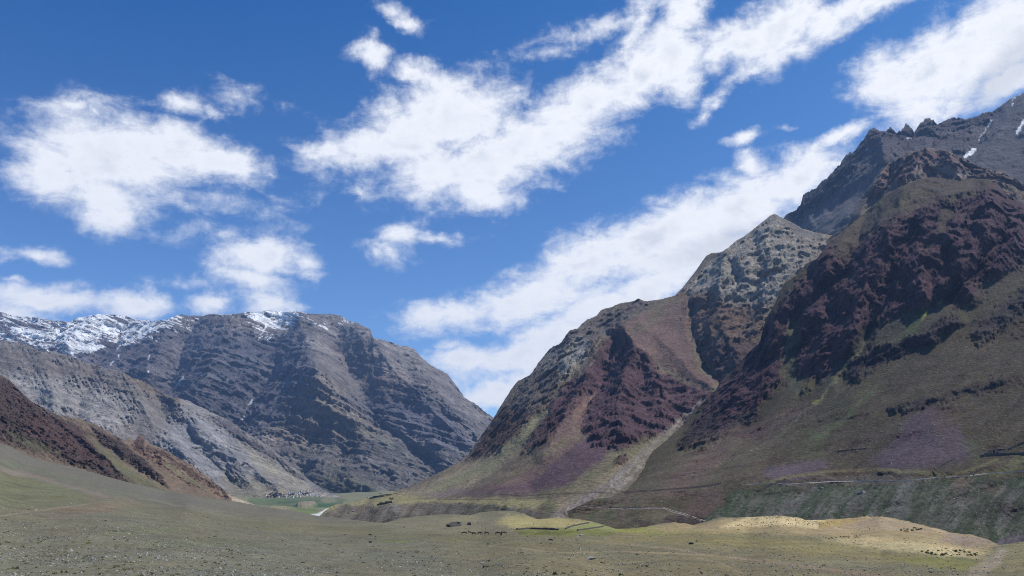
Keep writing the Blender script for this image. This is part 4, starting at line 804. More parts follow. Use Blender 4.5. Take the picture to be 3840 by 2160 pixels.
# base terrain reaching far under and beyond everything
bm_me = bpy.data.meshes.new('terrain')
bm_me.from_pydata([(-9800,-1500,-135),(9800,-1500,-135),(9800,10500,-135),(-9800,10500,-135)], [], [(0,1,2,3)])
to = bpy.data.objects.new('terrain', bm_me); COL.objects.link(to); bm_me.materials.append(plain('bare earth', (.2,.18,.14), lam=80)); to['kind'] = 'structure'
# ------------------------------------------------------------------ helpers for separate things
import bmesh
bpy.context.view_layer.update()
DG = bpy.context.evaluated_depsgraph_get()
def ray(px, py):
    u = (px-1920)/FPX; v = (1080-py)/FPX
    return Vector((u, CT-v*ST, ST+v*CT)).normalized()
def hit(px, py):
    """where the line of sight through a pixel meets the land"""
    ok, loc, nrm, *_ = SC.ray_cast(DG, Vector((0, 0, 0)), ray(px, py))
    return (loc, nrm) if ok else (None, None)
def link(name, me, parent=None, **kw):
    o = bpy.data.objects.new(name, me); COL.objects.link(o)
    if parent is not None: o.parent = parent
    for k, v in kw.items(): o[k] = v
    return o
def bm_mesh(name, bm, mats, smooth_=False):
    me = bpy.data.meshes.new(name); bm.to_mesh(me); bm.free()
    for m in mats: me.materials.append(m)
    if smooth_: me.polygons.foreach_set('use_smooth', [True]*len(me.polygons))
    return me
def box(bm, x0, x1, y0, y1, z0, z1, mi=0, taper=0):
    t = taper
    v = [bm.verts.new(p) for p in ((x0,y0,z0),(x1,y0,z0),(x1,y1,z0),(x0,y1,z0),(x0+t,y0+t,z1),(x1-t,y0+t,z1),(x1-t,y1-t,z1),(x0+t,y1-t,z1))]
    for f in ((3,2,1,0),(4,5,6,7),(0,1,5,4),(1,2,6,5),(2,3,7,6),(3,0,4,7)):
        bm.faces.new([v[i] for i in f]).material_index = mi
def put(o, loc, rz=0, s=1, sink=0):
    o.location = (loc[0], loc[1], loc[2]-sink); o.rotation_euler = (0, 0, rz); o.scale = (s, s, s) if isinstance(s, (int, float)) else s

# ------------------------------------------------------------------ the track across the purple slope, and paths
M_road = plain('pale dusty track', (.52, .46, .40), lam=6)
M_path = plain('trodden earth', (.30, .26, .20), lam=3)
def ribbon(name, pts, width, lift, mat, label, n=70):
    P = []
    d = [0]
    for a, b in zip(pts, pts[1:]): d.append(d[-1]+math.hypot(b[0]-a[0], b[1]-a[1]))
    for i in range(n+1):
        s = d[-1]*i/n; x = float(np.interp(s, d, [p[0] for p in pts])); y = float(np.interp(s, d, [p[1] for p in pts]))
        l, _ = hit(x, y)
        if l: P.append(l)
    for k in range(1):
        P = [P[0]]+[(P[i-1]+P[i]*2+P[i+1])/4 for i in range(1, len(P)-1)]+[P[-1]]
    bm = bmesh.new(); prev = None
    for i, p in enumerate(P):
        t = (P[min(i+1, len(P)-1)]-P[max(i-1, 0)]); t.z = 0; t.normalize(); nrm = Vector((t.y, -t.x, 0))
        if nrm.dot(Vector((p.x, p.y, 0))) > 0: nrm = -nrm       # towards the valley side
        w = width if isinstance(width, (int, float)) else width[0]+(width[1]-width[0])*i/len(P)
        up = Vector((0, 0, lift)); row = [p-nrm*w*.5+up-Vector((0,0,w*.3)), p-nrm*w*.5+up, p+nrm*w*.5+up*.9, p+nrm*w*.56-Vector((0,0,w*.25))]
        row = [bm.verts.new(q) for q in row]
        if prev:
            for a in range(3): bm.faces.new((prev[a], prev[a+1], row[a+1], row[a]))
        prev = row
    return link(name, bm_mesh(name, bm, [mat]), kind='structure', label=label)
ribbon('road', [(2790,1820),(2850,1813),(2900,1811),(2945,1817),(3020,1812),(3100,1807),(3150,1805),(3220,1805),(3300,1804),(3400,1803),(3450,1798),(3520,1790),(3620,1787),(3700,1776),(3780,1771),(3900,1764)], 1.7, .35, M_road, 'pale dusty track running level across the purple slope')
ribbon('road', [(2190,1897),(2240,1899),(2340,1904),(2440,1902),(2490,1904),(2530,1918),(2570,1928),(2620,1946),(2650,1957)], 1.3, .3, M_path, 'reddish path dropping behind the dunes')

# ------------------------------------------------------------------ boulders
def rock_mesh(name, seed, mat, flat=.7, n=16):
    r = random.Random(seed); bm = bmesh.new()
    for i in range(n):
        v = Vector((r.gauss(0, 1), r.gauss(0, 1), r.gauss(0, 1))).normalized()*r.uniform(.42, .56)
        v.z *= flat; v.x *= 1.15; bm.verts.new(v)
    g = bmesh.ops.convex_hull(bm, input=bm.verts)
    bmesh.ops.delete(bm, geom=list({e for e in g['geom_interior'] if isinstance(e, bmesh.types.BMVert)}), context='VERTS')
    bmesh.ops.subdivide_edges(bm, edges=bm.edges[:], cuts=1, use_grid_fill=False)
    for v in bm.verts: v.co += Vector((r.uniform(-1, 1), r.uniform(-1, 1), r.uniform(-1, 1)))*.03
    return bm_mesh(name, bm, [mat])
M_rg = plain('grey boulder stone', (.26,.25,.235), lam=.5, var=.3)
M_rd = plain('dark brown stone', (.055,.048,.045), lam=.5, var=.3)
M_rp = plain('pale stone', (.50,.48,.44), lam=.5, var=.2)
ROCKS = {'g': [rock_mesh('boulder', k, M_rg) for k in range(4)], 'd': [rock_mesh('boulder', 20+k, M_rd) for k in range(3)], 'p': [rock_mesh('boulder', 40+k, M_rp, .6) for k in range(2)],
         's': [rock_mesh('boulder', 60+k, M_rg, .28) for k in range(2)], 'k': [rock_mesh('boulder', 70+k, M_rd, .3) for k in range(2)]}
def boulder(px, py, wpx, kind, label, group=None, tall=1.0, rz=None):
    l, nrm = hit(px, py)
    if l is None: return
    w = wpx/FPX*l.y; o = link('boulder', random.choice(ROCKS[kind]), label=label, category='boulder')
    if group: o['group'] = group
    put(o, l, random.uniform(-.5, .5) if rz is None else rz, (w, w*random.uniform(.6, .9), w*tall), -w*.12*tall)
for a in [(3230,1850,30,'g','largest boulder, grey topped, on the dark slope just below the track',.9),(3080,1832,18,'g','boulder with pale top below the left bend of the track',.9),
  (3282,1832,17,'d','dark wedge shaped boulder right of the largest one',.7),(3397,1860,10,'g','small pale capped boulder in the grey scree below the track',1),
  (3375,1592,13,'p','pale oblong boulder high on the green and purple slope',.6),(3262,1652,9,'g','grey boulder above the purple scree patch',1),(2821,1691,11,'p','whitish boulder in the brown gully of the slope',.9),
  (3580,1872,9,'p','pale boulder in the scree at the right below the track',.8),(3590,1868,7,'p','smaller pale boulder touching the pale scree boulder',.8),
  (2592,2041,20,'d','dark angular boulder standing alone on the meadow before the dunes',.75),(2579,2068,8,'g','round boulder beside the tyre worn track bend',1),
  (2178,2009,16,'g','pointed grey boulder on the edge of the bright green turf',.95),(2066,2026,19,'d','flat dark boulder below the bright green turf',.6),(2007,1995,9,'g','small grey boulder on the left end of the green turf',.8),
  (1388,2035,15,'d','black boulder alone on the stony ground in front of the river bluff',.8),(1388,2007,12,'d','dark boulder beyond the lone black one',.8),(1290,2005,14,'s','flat pale slab left of the dark boulders',1),
  (2213,2097,40,'s','long thin slab lying on the meadow below the track',.9),(2425,2124,18,'k','flat dark slab low in the meadow',.9),(2411,2124,8,'d','dark boulder beside the flat dark slab',.9),(2336,2118,10,'g','upright grey boulder in the lower meadow',1.3),
  (2630,2150,13,'d','dark boulder at the lower edge of the meadow',.7),(1810,2112,16,'s','pale slab among stones at the lower middle',.8),(265,1888,17,'p','whitish oblong boulder above the track on the left slope',.5),
  (107,1911,9,'d','dark boulder by the left end of the track',.7),(492,1877,9,'p','small white boulder at the top end of the left track',.5),(50,1922,15,'g','flat boulder pair at the far left of the track',.5),
  (395,1953,10,'d','small dark boulder below the left track',.7),(295,2079,11,'d','dark slab on the lower left stony ground',.5),(718,2146,20,'g','grey slab near the lower edge at the left',.5),(560,2060,11,'d','dark slab right of the other on the left stony ground',.5),
  (3300,2100,8,'g','small boulder on the green right of the dune foot',.8),(3483,2135,8,'d','dark boulder on the bright green patch',.8),(2990,2124,9,'d','dark boulder on the earthy double track',.8),(2962,2152,9,'p','pale boulder below the earthy double track',.6),
  (3222,2088,9,'s','small flat stone on the olive turf before the dunes',.7),(1450,1905,9,'g','boulder stuck on the river bluff below the ruin',1),(1325,1918,9,'g','pale boulder on the left part of the river bluff',1),(1722,1888,7,'d','dark boulder at the rim of the bluff',.8),
  (3470,1660+60,9,'g','small boulder on the purple scree',.8),(2440,1810,7,'p','small pale boulder on the brown fan',.8),(2480,1880,7,'p','small pale boulder above the reddish path',.8)]:
    boulder(*a[:5], None, a[5])
RB = random.Random(11)
def scatter(n, area, wr, kinds, label, group):
    k = 0; t = 0
    while k < n and t < n*20:
        t += 1; x = RB.uniform(area[0], area[2]); y = RB.uniform(area[1], area[3])
        if len(area) > 4 and not polysd(np.array([x]), np.array([y]), area[4])[0] > 0: continue
        boulder(x, y, RB.uniform(*wr)*RB.uniform(.6, 1.1), RB.choice(kinds), label, group, RB.uniform(.6, 1), RB.uniform(0, 6)); k += 1
scatter(62, (1500,2015,3300,2156), (5,9), 'ggds', 'small grey or dark boulder scattered on the olive meadow', 'boulders scattered on the meadow')
scatter(40, (1820,2010,2480,2032), (4,7), 'ggdp', 'small boulder in the stony strip below the green turf', 'boulders in the stony strip')
scatter(48, (2900,1815,3700,1960), (4,8), 'gggpd', 'small boulder in the dark scree below the track', 'boulders in the scree below the track')
scatter(34, (2300,1500,3800,1790), (3.5,6), 'ggp', 'small pale boulder dotted on the mountainside above the track', 'boulders on the mountainside')
scatter(40, (0,1900,1400,2150), (5,9), 'ggsk', 'small flat boulder on the stony ground at the left', 'boulders on the stony ground')
scatter(20, (1600,1975,1980,2000), (4,7), 'gdp', 'small boulder near the grazing horses', 'boulders near the horses')

# gravel and turf that nobody could count
def scatter_mesh(name, n, area, kind, mats, size, label, dens=None):
    rg = np.random.default_rng(len(name)*7+n); V = []; Fc = []; MI = []
    xs, T, B, P = SURF['ground9']; rows = P.shape[0]
    for i in range(n):
        x = rg.uniform(area[0], area[2]); y = area[1]+(area[3]-area[1])*rg.uniform()**.9
        fx = np.interp(x, xs, np.arange(len(xs))); c = int(min(fx, len(xs)-2)); f = fx-c
        tt = T[c]*(1-f)+T[c+1]*f; 
        if y < tt+3: continue
        q = (y-T[c])/(B[c]-T[c])*(rows-1); r = int(min(max(q, 0), rows-2)); g = q-r
        p = (P[r, c]*(1-f)+P[r, c+1]*f)*(1-g)+(P[r+1, c]*(1-f)+P[r+1, c+1]*f)*g
        if dens is not None and pn(np.array([p[0]/dens]), np.array([p[1]/dens]), seed=4)[0] < rg.uniform(-.5, .35): continue
        b = len(V); s = rg.uniform(*size)*math.exp(rg.normal()*.35); a = rg.uniform(0, 6.28)
        if kind == 'stone':
            h = s*rg.uniform(.3, .6); k = 5; off = rg.uniform(.6, 1.1, k)
            for j in range(k): V.append((p[0]+s*off[j]*math.cos(a+j*1.2566), p[1]+s*off[j]*math.sin(a+j*1.2566), p[2]-s*.15))
            for j in range(k): V.append((p[0]+s*.6*off[j]*math.cos(a+j*1.2566+.3), p[1]+s*.6*off[j]*math.sin(a+j*1.2566+.3), p[2]+h*rg.uniform(.7, 1.2)))
            for j in range(k): Fc.append((b+j, b+(j+1)%k, b+k+(j+1)%k, b+k+j))
            Fc.append(tuple(b+k+j for j in range(k))); m = 0 if rg.uniform() < .5 else (1 if rg.uniform() < .66 else 2); MI += [m]*(k+1)
        else:
            for j in range(7):
                aa = a+j*.9; rr = s*rg.uniform(.1, .9); q0 = len(V)
                cx, cy = p[0]+rr*math.cos(aa), p[1]+rr*math.sin(aa); dx, dy = .3*s*math.cos(aa*2.3), .3*s*math.sin(aa*2.3)
                V += [(cx-dx, cy-dy, p[2]-.02), (cx+dx, cy+dy, p[2]-.02), (cx+dx*.3+rg.uniform(-.2, .2)*s, cy+dy*.3+rg.uniform(-.2, .2)*s, p[2]+s*rg.uniform(.35, .7))]
                Fc.append((q0, q0+1, q0+2)); MI.append(0)
    me = bpy.data.meshes.new(name); me.from_pydata(V, [], Fc); 
    for m in mats: me.materials.append(m)
    me.polygons.foreach_set('material_index', MI); me.update()
    return link(name, me, kind='stuff', label=label)
M_s1 = plain('grey gravel', (.21,.205,.185), lam=.7, var=.35); M_s2 = plain('pale gravel', (.36,.345,.30), lam=.7); M_s3 = plain('dark gravel', (.07,.062,.052), lam=.7)
M_tf = plain('green turf tufts', (.10,.125,.03), lam=3, var=.3); M_tf2 = plain('dull turf tufts', (.085,.09,.045), lam=3, var=.3)
scatter_mesh('gravel', 52000, (-150,1900,3990,2300), 'stone', [M_s1, M_s2, M_s3], (.08,.27), 'loose grey gravel strewn over the near ground', 25)
scatter_mesh('grass', 5500, (-150,1950,3990,2300), 'tuft', [M_tf2], (.14,.32), 'dull low turf between the stones', 14)
scatter_mesh('grass', 1500, (-150,1990,2500,2300), 'tuft', [M_tf], (.22,.5), 'bright green turf tufts between the stones', 9)

# ------------------------------------------------------------------ shrubs on the dunes
M_sh = plain('dark green shrub leaves', (.10,.125,.035), lam=.6, var=.4)
def shrub_mesh(seed, n=70):
    r = random.Random(seed); bm = bmesh.new()
    for i in range(n):
        a = r.uniform(0, 6.28); e = r.uniform(.05, 1.4); rr = r.uniform(.25, .55)
        c = Vector((math.cos(a)*math.cos(e)*rr, math.sin(a)*math.cos(e)*rr, math.sin(e)*rr*.9+.02))
        d = Vector((r.gauss(0,1), r.gauss(0,1), r.gauss(0,1))).normalized()*.13; f = d.cross(Vector((r.gauss(0,1), r.gauss(0,1), r.gauss(0,1)))).normalized()*.09
        bm.faces.new([bm.verts.new(c+q) for q in (-d, f, d, -f)])
    return bm_mesh('shrub', bm, [M_sh])
SHR = [shrub_mesh(k) for k in range(3)]
def shrubs(n, poly, s, label, group):
    xs_ = [p[0] for p in poly]; ys_ = [p[1] for p in poly]; k = 0
    while k < n:
        x = RB.uniform(min(xs_), max(xs_)); y = RB.uniform(min(ys_), max(ys_))
        if polysd(np.array([x]), np.array([y]), poly)[0] < 0: continue
        k += 1; l, nn = hit(x, y)
        if l is None or l.y > 700: continue
        o = link('shrub', RB.choice(SHR), label=label, category='shrub', group=group); put(o, l, RB.uniform(0, 6), RB.uniform(*s))
shrubs(150, [(2800,1948),(2920,1937),(2990,1942),(3060,1953),(3170,1955),(3120,1966),(2960,1974),(2830,1975),(2720,1972)], (.4,.8), 'small dark green shrub on the pale dune crest', 'shrubs on the pale dune crest')
shrubs(24, [(3375,1983),(3450,1978),(3460,1985),(3385,2000)], (.8,1.4), 'small green shrub in the clump on the right dune face', 'shrubs on the right dune face')
shrubs(40, [(3440,2068),(3600,2062),(3680,2075),(3670,2092),(3500,2082)], (.6,1.3), 'dark shrub at the foot of the right dune', 'shrubs at the foot of the right dune')
shrubs(26, [(3110,2015),(3230,2008),(3220,2016),(3100,2024)], (.5,.9), 'tiny shrub on the dune flank below the hollows', 'tiny shrubs below the hollows')

# ------------------------------------------------------------------ dry stone walls
M_wall = plain('dark dry stone', (.085,.078,.068), lam=.6, var=.4)
def wall_line(name, pts, h, th, label, cat='stone wall', mat=None, n=None, closed=False):
    P = []
    if closed: pts = pts+[pts[0]]
    for a, b in zip(pts, pts[1:]):
        m = max(2, int(math.hypot(b[0]-a[0], b[1]-a[1])/5))
        for i in range(m):
            l, _ = hit(a[0]+(b[0]-a[0])*i/m, a[1]+(b[1]-a[1])*i/m)
            if l: P.append(l)
    l, _ = hit(*pts[-1]); P.append(l)
    org = P[0].copy(); bm = bmesh.new(); prev = None
    for i, p in enumerate(P):
        t = P[min(i+1, len(P)-1)]-P[max(i-1, 0)]; t.z = 0
        if t.length < 1e-6: continue
        t.normalize(); q = Vector((t.y, -t.x, 0))*th*.5; hh = h*RB.uniform(.75, 1.15); p = p-org
        row = [bm.verts.new(v) for v in (p+q*1.3-Vector((0,0,.5)), p+q*.8+Vector((0,0,hh)), p-q*.8+Vector((0,0,hh*RB.uniform(.9, 1.05))), p-q*1.3-Vector((0,0,.5)))]
        if prev:
            for a in range(3): bm.faces.new((prev[a], prev[a+1], row[a+1], row[a]))
        else: bm.faces.new(row)
        prev = row
    bm.faces.new(prev[::-1])
    o = link(name, bm_mesh(name, bm, [mat or M_wall]), label=label, category=cat); o.location = org
    return o
wall_line('stone_pen', [(1676,1974),(1690,1968),(1712,1965),(1728,1967),(1727,1972),(1710,1974),(1690,1977)], 1.5, .8, 'low oval dry stone pen on the meadow behind the horses', 'stone pen', closed=True)
wall_line('stone_pen', [(1755,1968),(1760,1964),(1765,1965),(1763,1969)], 1.3, .8, 'tiny ruined stone pen right of the oval pen', 'stone pen', closed=True)
wall_line('field_wall', [(3676,1714),(3730,1709),(3790,1706),(3870,1702)], 2.0, 1.1, 'long dark stone wall along the bottom of the terraces at the right edge')
wall_line('field_wall', [(3680,1711),(3705,1697),(3730,1692),(3785,1687)], 1.7, 1.0, 'dark stone wall bounding the upper side of the small terraces')
wall_line('field_wall', [(3745,1705),(3775,1690),(3810,1675),(3870,1650)], 2.0, 1.0, 'dark stone wall climbing diagonally out of the right edge')
wall_line('field_wall', [(3690,1706),(3725,1701),(3755,1699)], 1.3, .9, 'short dark stone wall inside the small terraces')
wall_line('field_wall', [(3505,1763),(3540,1742),(3583,1722)], 1.6, 1.0, 'dark stone wall slanting up the purple scree')
wall_line('field_wall', [(3500,1768),(3510,1785)], 1.6, 1.0, 'short dark stone wall joining the track below the purple scree')
wall_line('field_wall', [(3122,1697),(3180,1689),(3250,1683)], 1.0, .8, 'low dark wall line on the green slope above the purple patch')
wall_line('field_wall', [(1935,1988),(1990,1984),(2050,1986),(2095,1988)], .9, .8, 'low stone wall along the upper edge of the bright green turf')
wall_line('field_wall', [(2120,1984),(2150,1973),(2180,1967),(2208,1962)], .8, .8, 'low stone wall climbing the pale green hump')
wall_line('field_wall', [(2165,1990),(2215,1983),(2263,1976)], .7, .7, 'low stone wall across the pale green field strip')
wall_line('field_wall', [(1390,1866),(1420,1861),(1450,1856),(1490,1852)], 1.6, 1.2, 'dark field wall on the river terrace beyond the ruin')
wall_line('field_wall', [(1388,1869),(1400,1867),(1440,1862),(1470,1857)], 1.6, 1.2, 'second dark field wall nearer the ruin on the river terrace')

# ------------------------------------------------------------------ houses
M_white = plain('whitewash', (.82,.81,.77), var=.06, lam=3); M_mud = plain('mud brick wall', (.21,.17,.145), var=.25, lam=3); M_roof = plain('brushwood roof edge', (.10,.06,.05), var=.3, lam=1)
M_win = plain('dark window opening', (.03,.028,.03), var=.1)
def house(name, w, d, h, wall, storeys=1, label='', group=None, cat='house', wings=()):
    root = link(name, None, label=label, category=cat)
    if group: root['group'] = group
    bm = bmesh.new(); box(bm, -w/2, w/2, -d/2, d/2, -2.5, h, taper=.12)
    link('wall', bm_mesh('house_wall', bm, [wall]), root)
    bm = bmesh.new(); box(bm, -w/2-.15, w/2+.15, -d/2-.15, d/2+.15, h+.003, h+.45); box(bm, -w/2+.5, w/2-.5, -d/2+.5, d/2-.5, h+.45, h+.52, 0)
    link('roof', bm_mesh('house_roof', bm, [M_roof]), root)
    nx = max(1, int(w/2.4))
    for s in range(storeys):
        for i in range(nx):
            x = (i-(nx-1)/2)*w/nx; z = h/storeys*(s+.35)
            bm = bmesh.new(); box(bm, x-.4, x+.4, -d/2-.02, -d/2+.2, z, z+1.0)
            link('window', bm_mesh('house_window', bm, [M_win]), root)
    return root
def dup(root, label=None, group=None):
    r = root.copy(); COL.objects.link(r)
    if label: r['label'] = label
    if group: r['group'] = group
    for ch in root.children:
        c = ch.copy(); COL.objects.link(c); c.parent = r
    return r
used = set()
def place_house(proto, px, py, rz, s, label, group):
    l, _ = hit(px, py)
    if l is None: return
    o = proto if proto.name not in used else dup(proto, label, group); used.add(proto.name)
    o['label'] = label
    if group: o['group'] = group
    put(o, l, rz, s)
LW, LM = 'whitewashed flat roofed house in the village above the green fields', 'brown mud brick house between the white houses of the village'
HW = [house('house', 4.6, 4.2, 4.6, M_white, 2), house('house', 6.4, 4.6, 3.4, M_white, 1), house('house', 3.4, 3.2, 5.6, M_white, 2)]
HM = [house('house', 7, 5, 3.4, M_mud, 1), house('house', 9, 5.5, 3.8, M_mud, 1), house('house', 5, 5, 4.4, M_mud, 2)]
for i, (x, y) in enumerate([(1056,1856),(1070,1859),(1083,1855),(1097,1868),(1111,1863),(1114,1857),(1125,1864),(1130,1861),(1128,1845),(1120,1851),(1126,1851),(1140,1851),(1152,1843),(1148,1858),(1161,1848),
   (1167,1849),(1171,1848),(1172,1852),(1178,1849),(1180,1853),(1162,1858),(1185,1862),(1200,1864),(1089,1850),(1096,1854),(1043,1857),(1019,1857),(996,1861),(1046,1863),(1030,1864),(1072,1868),(1082,1866),(1104,1852),(1135,1847)]):
    place_house(HW[i%3], x, y, RB.uniform(-.5, .5), RB.uniform(1.0, 1.4), LW, 'white houses of the village')
for i in range(30):
    x = RB.uniform(1000, 1175); y = 1866-(x-1000)*.085+RB.uniform(-9, 3)
    place_house(HM[i%3], x, y, RB.uniform(-.6, .6), RB.uniform(1.0, 1.35), LM, 'brown houses of the village')
place_house(house('temple', 8, 7, 6.5, M_white, 2, cat='temple'), 1195, 1860, .3, 1, 'largest white block standing apart at the right end of the village', None)
place_house(house('house', 15, 5, 3.2, M_white, 1), 1427, 1853, .2, 1.0, 'long low white building alone on the terrace beyond the ruin', None)
place_house(house('house', 9, 6, 4.5, M_white, 1), 1446, 1809, .2, 1.0, 'white house alone on the far mountain foot, right of its pair', None)
place_house(house('house', 8, 5, 3.6, M_white, 1), 1437, 1807, -.2, .9, 'smaller greyish white house, left of its pair on the far mountain foot', None)
place_house(house('house', 6, 5, 4, M_white, 1), 1377, 1869, .2, .9, 'small white house at the left end of the terrace wall', None)
# ruin on the terrace
l, _ = hit(1445, 1890)
root = link('ruined_hut', None, label='dark ruined stone hut with long walls on the edge of the river terrace', category='ruin'); put(root, l, .12)
k_ = l.y/FPX
bm = bmesh.new(); box(bm, -22*k_, 24*k_, -1.2, 0, -3, 2.6, taper=.1); link('front_wall', bm_mesh('front_wall', bm, [M_wall]), root)
bm = bmesh.new(); box(bm, -2*k_, 23*k_, 7, 8, -3, 4.2, taper=.1); link('rear_wall', bm_mesh('rear_wall', bm, [M_wall]), root)
bm = bmesh.new(); box(bm, 23*k_, 23*k_+.9, 0, 7, -3, 3.4, taper=.1); link('side_wall', bm_mesh('side_wall', bm, [M_wall]), root)
bm = bmesh.new(); box(bm, -30*k_, 10*k_, -6, -5.2, -4, .6, taper=.1); link('terrace_wall', bm_mesh('terrace_wall', bm, [M_wall]), root)

# ------------------------------------------------------------------ trees
M_bark = plain('bark', (.09,.07,.05), lam=.5); M_leaf = plain('willow leaves', (.035,.055,.022), lam=1.5, var=.4)
def tree(label, group=None, wide=1.0, seed=1):
    r = random.Random(seed); root = link('tree', None, label=label, category='tree')
    if group: root['group'] = group
    bm = bmesh.new()
    def limb(a, b, r0, r1):
        d = (b-a).normalized(); u = d.orthogonal().normalized(); v = d.cross(u)
        ra = [bm.verts.new(a+(u*math.cos(k*1.0472)+v*math.sin(k*1.0472))*r0) for k in range(6)]
        rb = [bm.verts.new(b+(u*math.cos(k*1.0472)+v*math.sin(k*1.0472))*r1) for k in range(6)]
        for k in range(6): bm.faces.new((ra[k], ra[(k+1)%6], rb[(k+1)%6], rb[k]))
        bm.faces.new(rb)
    top = Vector((.1, 0, 2.4)); limb(Vector((0, 0, -.6)), top, .28, .2)
    tips = []
    for k in range(6):
        a = k*1.05+r.uniform(-.3, .3); b = top+Vector((math.cos(a)*1.6*wide, math.sin(a)*1.6*wide, r.uniform(1.2, 2.8))); limb(top, b, .14, .05); tips.append(b)
    link('trunk', bm_mesh('tree_trunk', bm, [M_bark]), root)
    bm = bmesh.new()
    for k in range(650):
        c = r.choice(tips)+Vector((r.gauss(0, .62*wide), r.gauss(0, .62*wide), r.gauss(0, .62)))
        d = Vector((r.gauss(0,1), r.gauss(0,1), r.gauss(0,1))).normalized()*.3; f = d.cross(Vector((r.gauss(0,1), r.gauss(0,1), r.gauss(0,1)))).normalized()*.2
        bm.faces.new([bm.verts.new(c+q) for q in (-d, f, d, -f)])
    link('crown', bm_mesh('tree_crown', bm, [M_leaf]), root)
    return root
t0 = tree('dark bushy tree growing behind the wall of the terrace ruin', None, 1.6, 3)
l, _ = hit(1467, 1879); put(t0, l, 0, .95)
t1 = tree('dark green willow in the clump at the upper left of the village', 'trees above the village', 1.1, 7)
for i, (x, y) in enumerate([(1022,1851),(1027,1849),(1031,1852),(1036,1851),(1041,1850),(1017,1853),(1033,1836),(1035,1828),(1150,1850),(1146,1853),(1157,1853),(1010,1856),(1120,1858)]):
    o = t1 if i == 0 else dup(t1)
    if i >= 8: o['label'] = 'dark tree among the houses of the village'
    elif i in (6, 7): o['label'] = 'dark tree in the green gully above the village'
    l, _ = hit(x, y); put(o, l, i, RB.uniform(.8, 1.2))

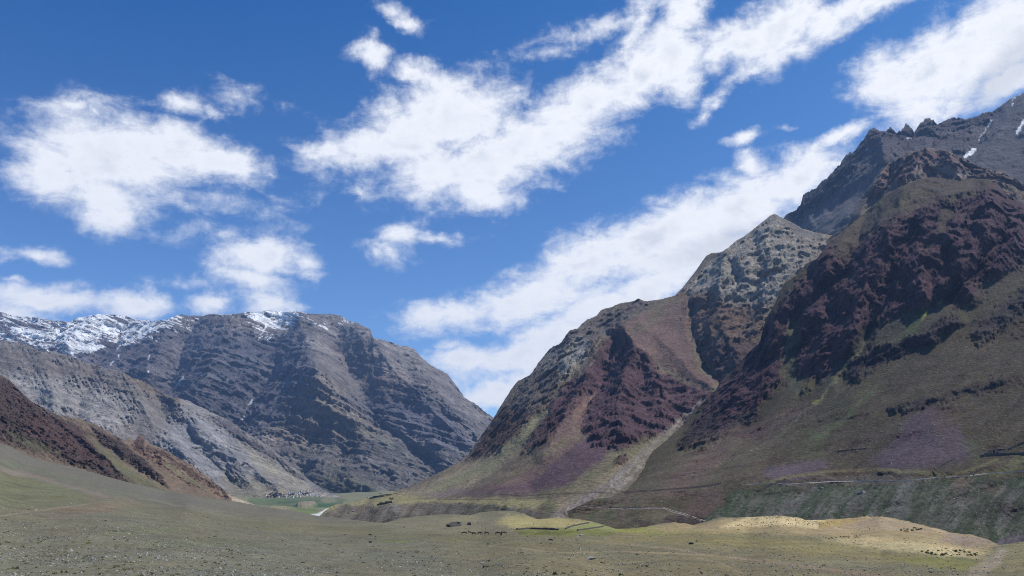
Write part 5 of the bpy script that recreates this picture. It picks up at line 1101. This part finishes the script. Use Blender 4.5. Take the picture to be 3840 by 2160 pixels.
# ------------------------------------------------------------------ grazing horses
M_horse = plain('dark horse coat', (.03,.022,.018), var=.2, lam=.4); M_mane = plain('black mane', (.012,.01,.01), var=.1)
M_bay = plain('reddish brown coat', (.10,.045,.03), var=.2, lam=.4)
def horse(head_down, mat, label):
    Vx = [(0,0,1.18),(.45,0,1.2),(.78,0,1.25),(-.35,0,1.16),(-.7,0,1.2)]; Rr = [.29,.28,.22,.28,.25]; E = [(0,1),(1,2),(0,3),(3,4)]
    def chain(start, pts, rads):
        p = start
        for q, r_ in zip(pts, rads): Vx.append(q); Rr.append(r_); E.append((p, len(Vx)-1)); p = len(Vx)-1
    if head_down: chain(2, [(1.05,0,1.15),(1.28,0,.82),(1.42,0,.52),(1.50,0,.36),(1.60,0,.16)], [.15,.12,.11,.10,.06])
    else: chain(2, [(.98,0,1.42),(1.14,0,1.66),(1.24,0,1.78),(1.40,0,1.70),(1.62,0,1.55)], [.15,.12,.115,.095,.06])
    for s in (-1, 1):
        chain(2, [(.66,s*.16,1.0),(.66,s*.17,.62),(.65,s*.17,.30),(.66,s*.17,.05),(.72,s*.17,.03)], [.12,.065,.045,.05,.045])
        chain(4, [(-.70,s*.17,.98),(-.62,s*.18,.72),(-.80,s*.18,.52),(-.76,s*.18,.26),(-.75,s*.18,.05),(-.69,s*.18,.03)], [.15,.09,.06,.045,.05,.045])
    me = bpy.data.meshes.new('horse_body'); me.from_pydata(Vx, E, [])
    o = bpy.data.objects.new('tmp', me); COL.objects.link(o)
    m = o.modifiers.new('s', 'SKIN')
    for i, sv in enumerate(me.skin_vertices[0].data): sv.radius = (Rr[i], Rr[i]); sv.use_root = i == 0
    o.modifiers.new('u', 'SUBSURF').levels = 1
    bpy.context.view_layer.update()
    ev = bpy.data.meshes.new_from_object(o.evaluated_get(bpy.context.evaluated_depsgraph_get())); ev.name = 'horse_body'
    bpy.data.objects.remove(o); ev.materials.clear(); ev.materials.append(mat)
    root = link('horse', ev, label=label, category='horse')
    def strip(name, pts, w):
        bm = bmesh.new(); pr = None
        for i, p in enumerate(pts):
            ww = w*(1-.5*i/len(pts)); row = [bm.verts.new(Vector(p)+q) for q in (Vector((-ww,-.04,0)), Vector((ww,-.04,0)), Vector((ww,.04,0)), Vector((-ww,.04,0)))]
            if pr:
                for a in range(4): bm.faces.new((pr[a], pr[(a+1)%4], row[(a+1)%4], row[a]))
            else: bm.faces.new(row[::-1])
            pr = row
        bm.faces.new(pr); link(name, bm_mesh(name, bm, [M_mane]), root)
    strip('tail', [(-.92,0,1.28),(-1.02,0,1.1),(-1.06,0,.8),(-1.05,0,.45)], .08)
    if head_down: strip('mane', [(.82,0,1.5),(1.1,0,1.34),(1.34,0,1.0),(1.48,0,.68)], .07)
    else: strip('mane', [(.74,0,1.5),(.9,0,1.64),(1.04,0,1.82),(1.16,0,1.95)], .07)
    for s in (-1, 1):
        bm = bmesh.new(); b0 = Vector((1.46,s*.07,.56)) if head_down else Vector((1.2,s*.07,1.87))
        bmesh.ops.create_cone(bm, segments=5, radius1=.05, radius2=.005, depth=.18, matrix=Matrix.Translation(b0), cap_ends=True); link('ear', bm_mesh('ear', bm, [mat]), root)
    return root
h1 = horse(True, M_horse, 'x'); h2 = horse(False, M_bay, 'x'); h3 = horse(True, M_bay, 'x')
HS = [(h1,1739,2006,.2,'dark grazing horse, leftmost of the herd, standing apart'),(h2,1764,2005,2.9,'reddish brown bulky horse, second in the herd'),(h1,1777,2008,-.7,'dark horse standing just right of the reddish brown one'),
      (h1,1798,2006,.4,'dark grazing horse with a pale rock at its belly, mid herd'),(h3,1826,2006,2.6,'brown horse alone in the gap right of the herd middle'),(h1,1869,2007,3.3,'dark horse with long tail among the three at the right'),
      (h1,1880,2008,1.4,'small dark horse seen end on, middle of the three at the right'),(h3,1888,2006,.3,'dark brown horse, rightmost of the herd')]
seen = set()
for pr, x, y, rz, lab in HS:
    o = pr if pr.name not in seen else dup(pr); seen.add(pr.name)
    o['label'] = lab; o['group'] = 'horses grazing in a row on the meadow'; l, _ = hit(x, y); put(o, l, rz, 1.15)

# ------------------------------------------------------------------ air between here and the far mountains
hz = bpy.data.meshes.new('haze')
ztop = max(float(P_[3][..., 2].max()) for P_ in SURF.values())
a, b, c, d, e, f = -9990, 9990, -1700, 10600, -137, ztop+15
hz.from_pydata([(a,c,e),(b,c,e),(b,d,e),(a,d,e),(a,c,f),(b,c,f),(b,d,f),(a,d,f)], [], [(3,2,1,0),(4,5,6,7),(0,1,5,4),(1,2,6,5),(2,3,7,6),(3,0,4,7)])
ho = bpy.data.objects.new('haze', hz); COL.objects.link(ho); ho['kind'] = 'stuff'; ho['label'] = 'thin blue haze in the valley air'
hm = bpy.data.materials.new('haze'); hm.use_nodes = True; t = hm.node_tree; t.nodes.clear()
vo = t.nodes.new('ShaderNodeVolumePrincipled'); vo.inputs['Color'].default_value = (.36, .58, 1, 1); vo.inputs['Density'].default_value = 3.8e-5; vo.inputs['Anisotropy'].default_value = .1
ou = t.nodes.new('ShaderNodeOutputMaterial'); t.links.new(vo.outputs[0], ou.inputs['Volume']); hz.materials.append(hm)
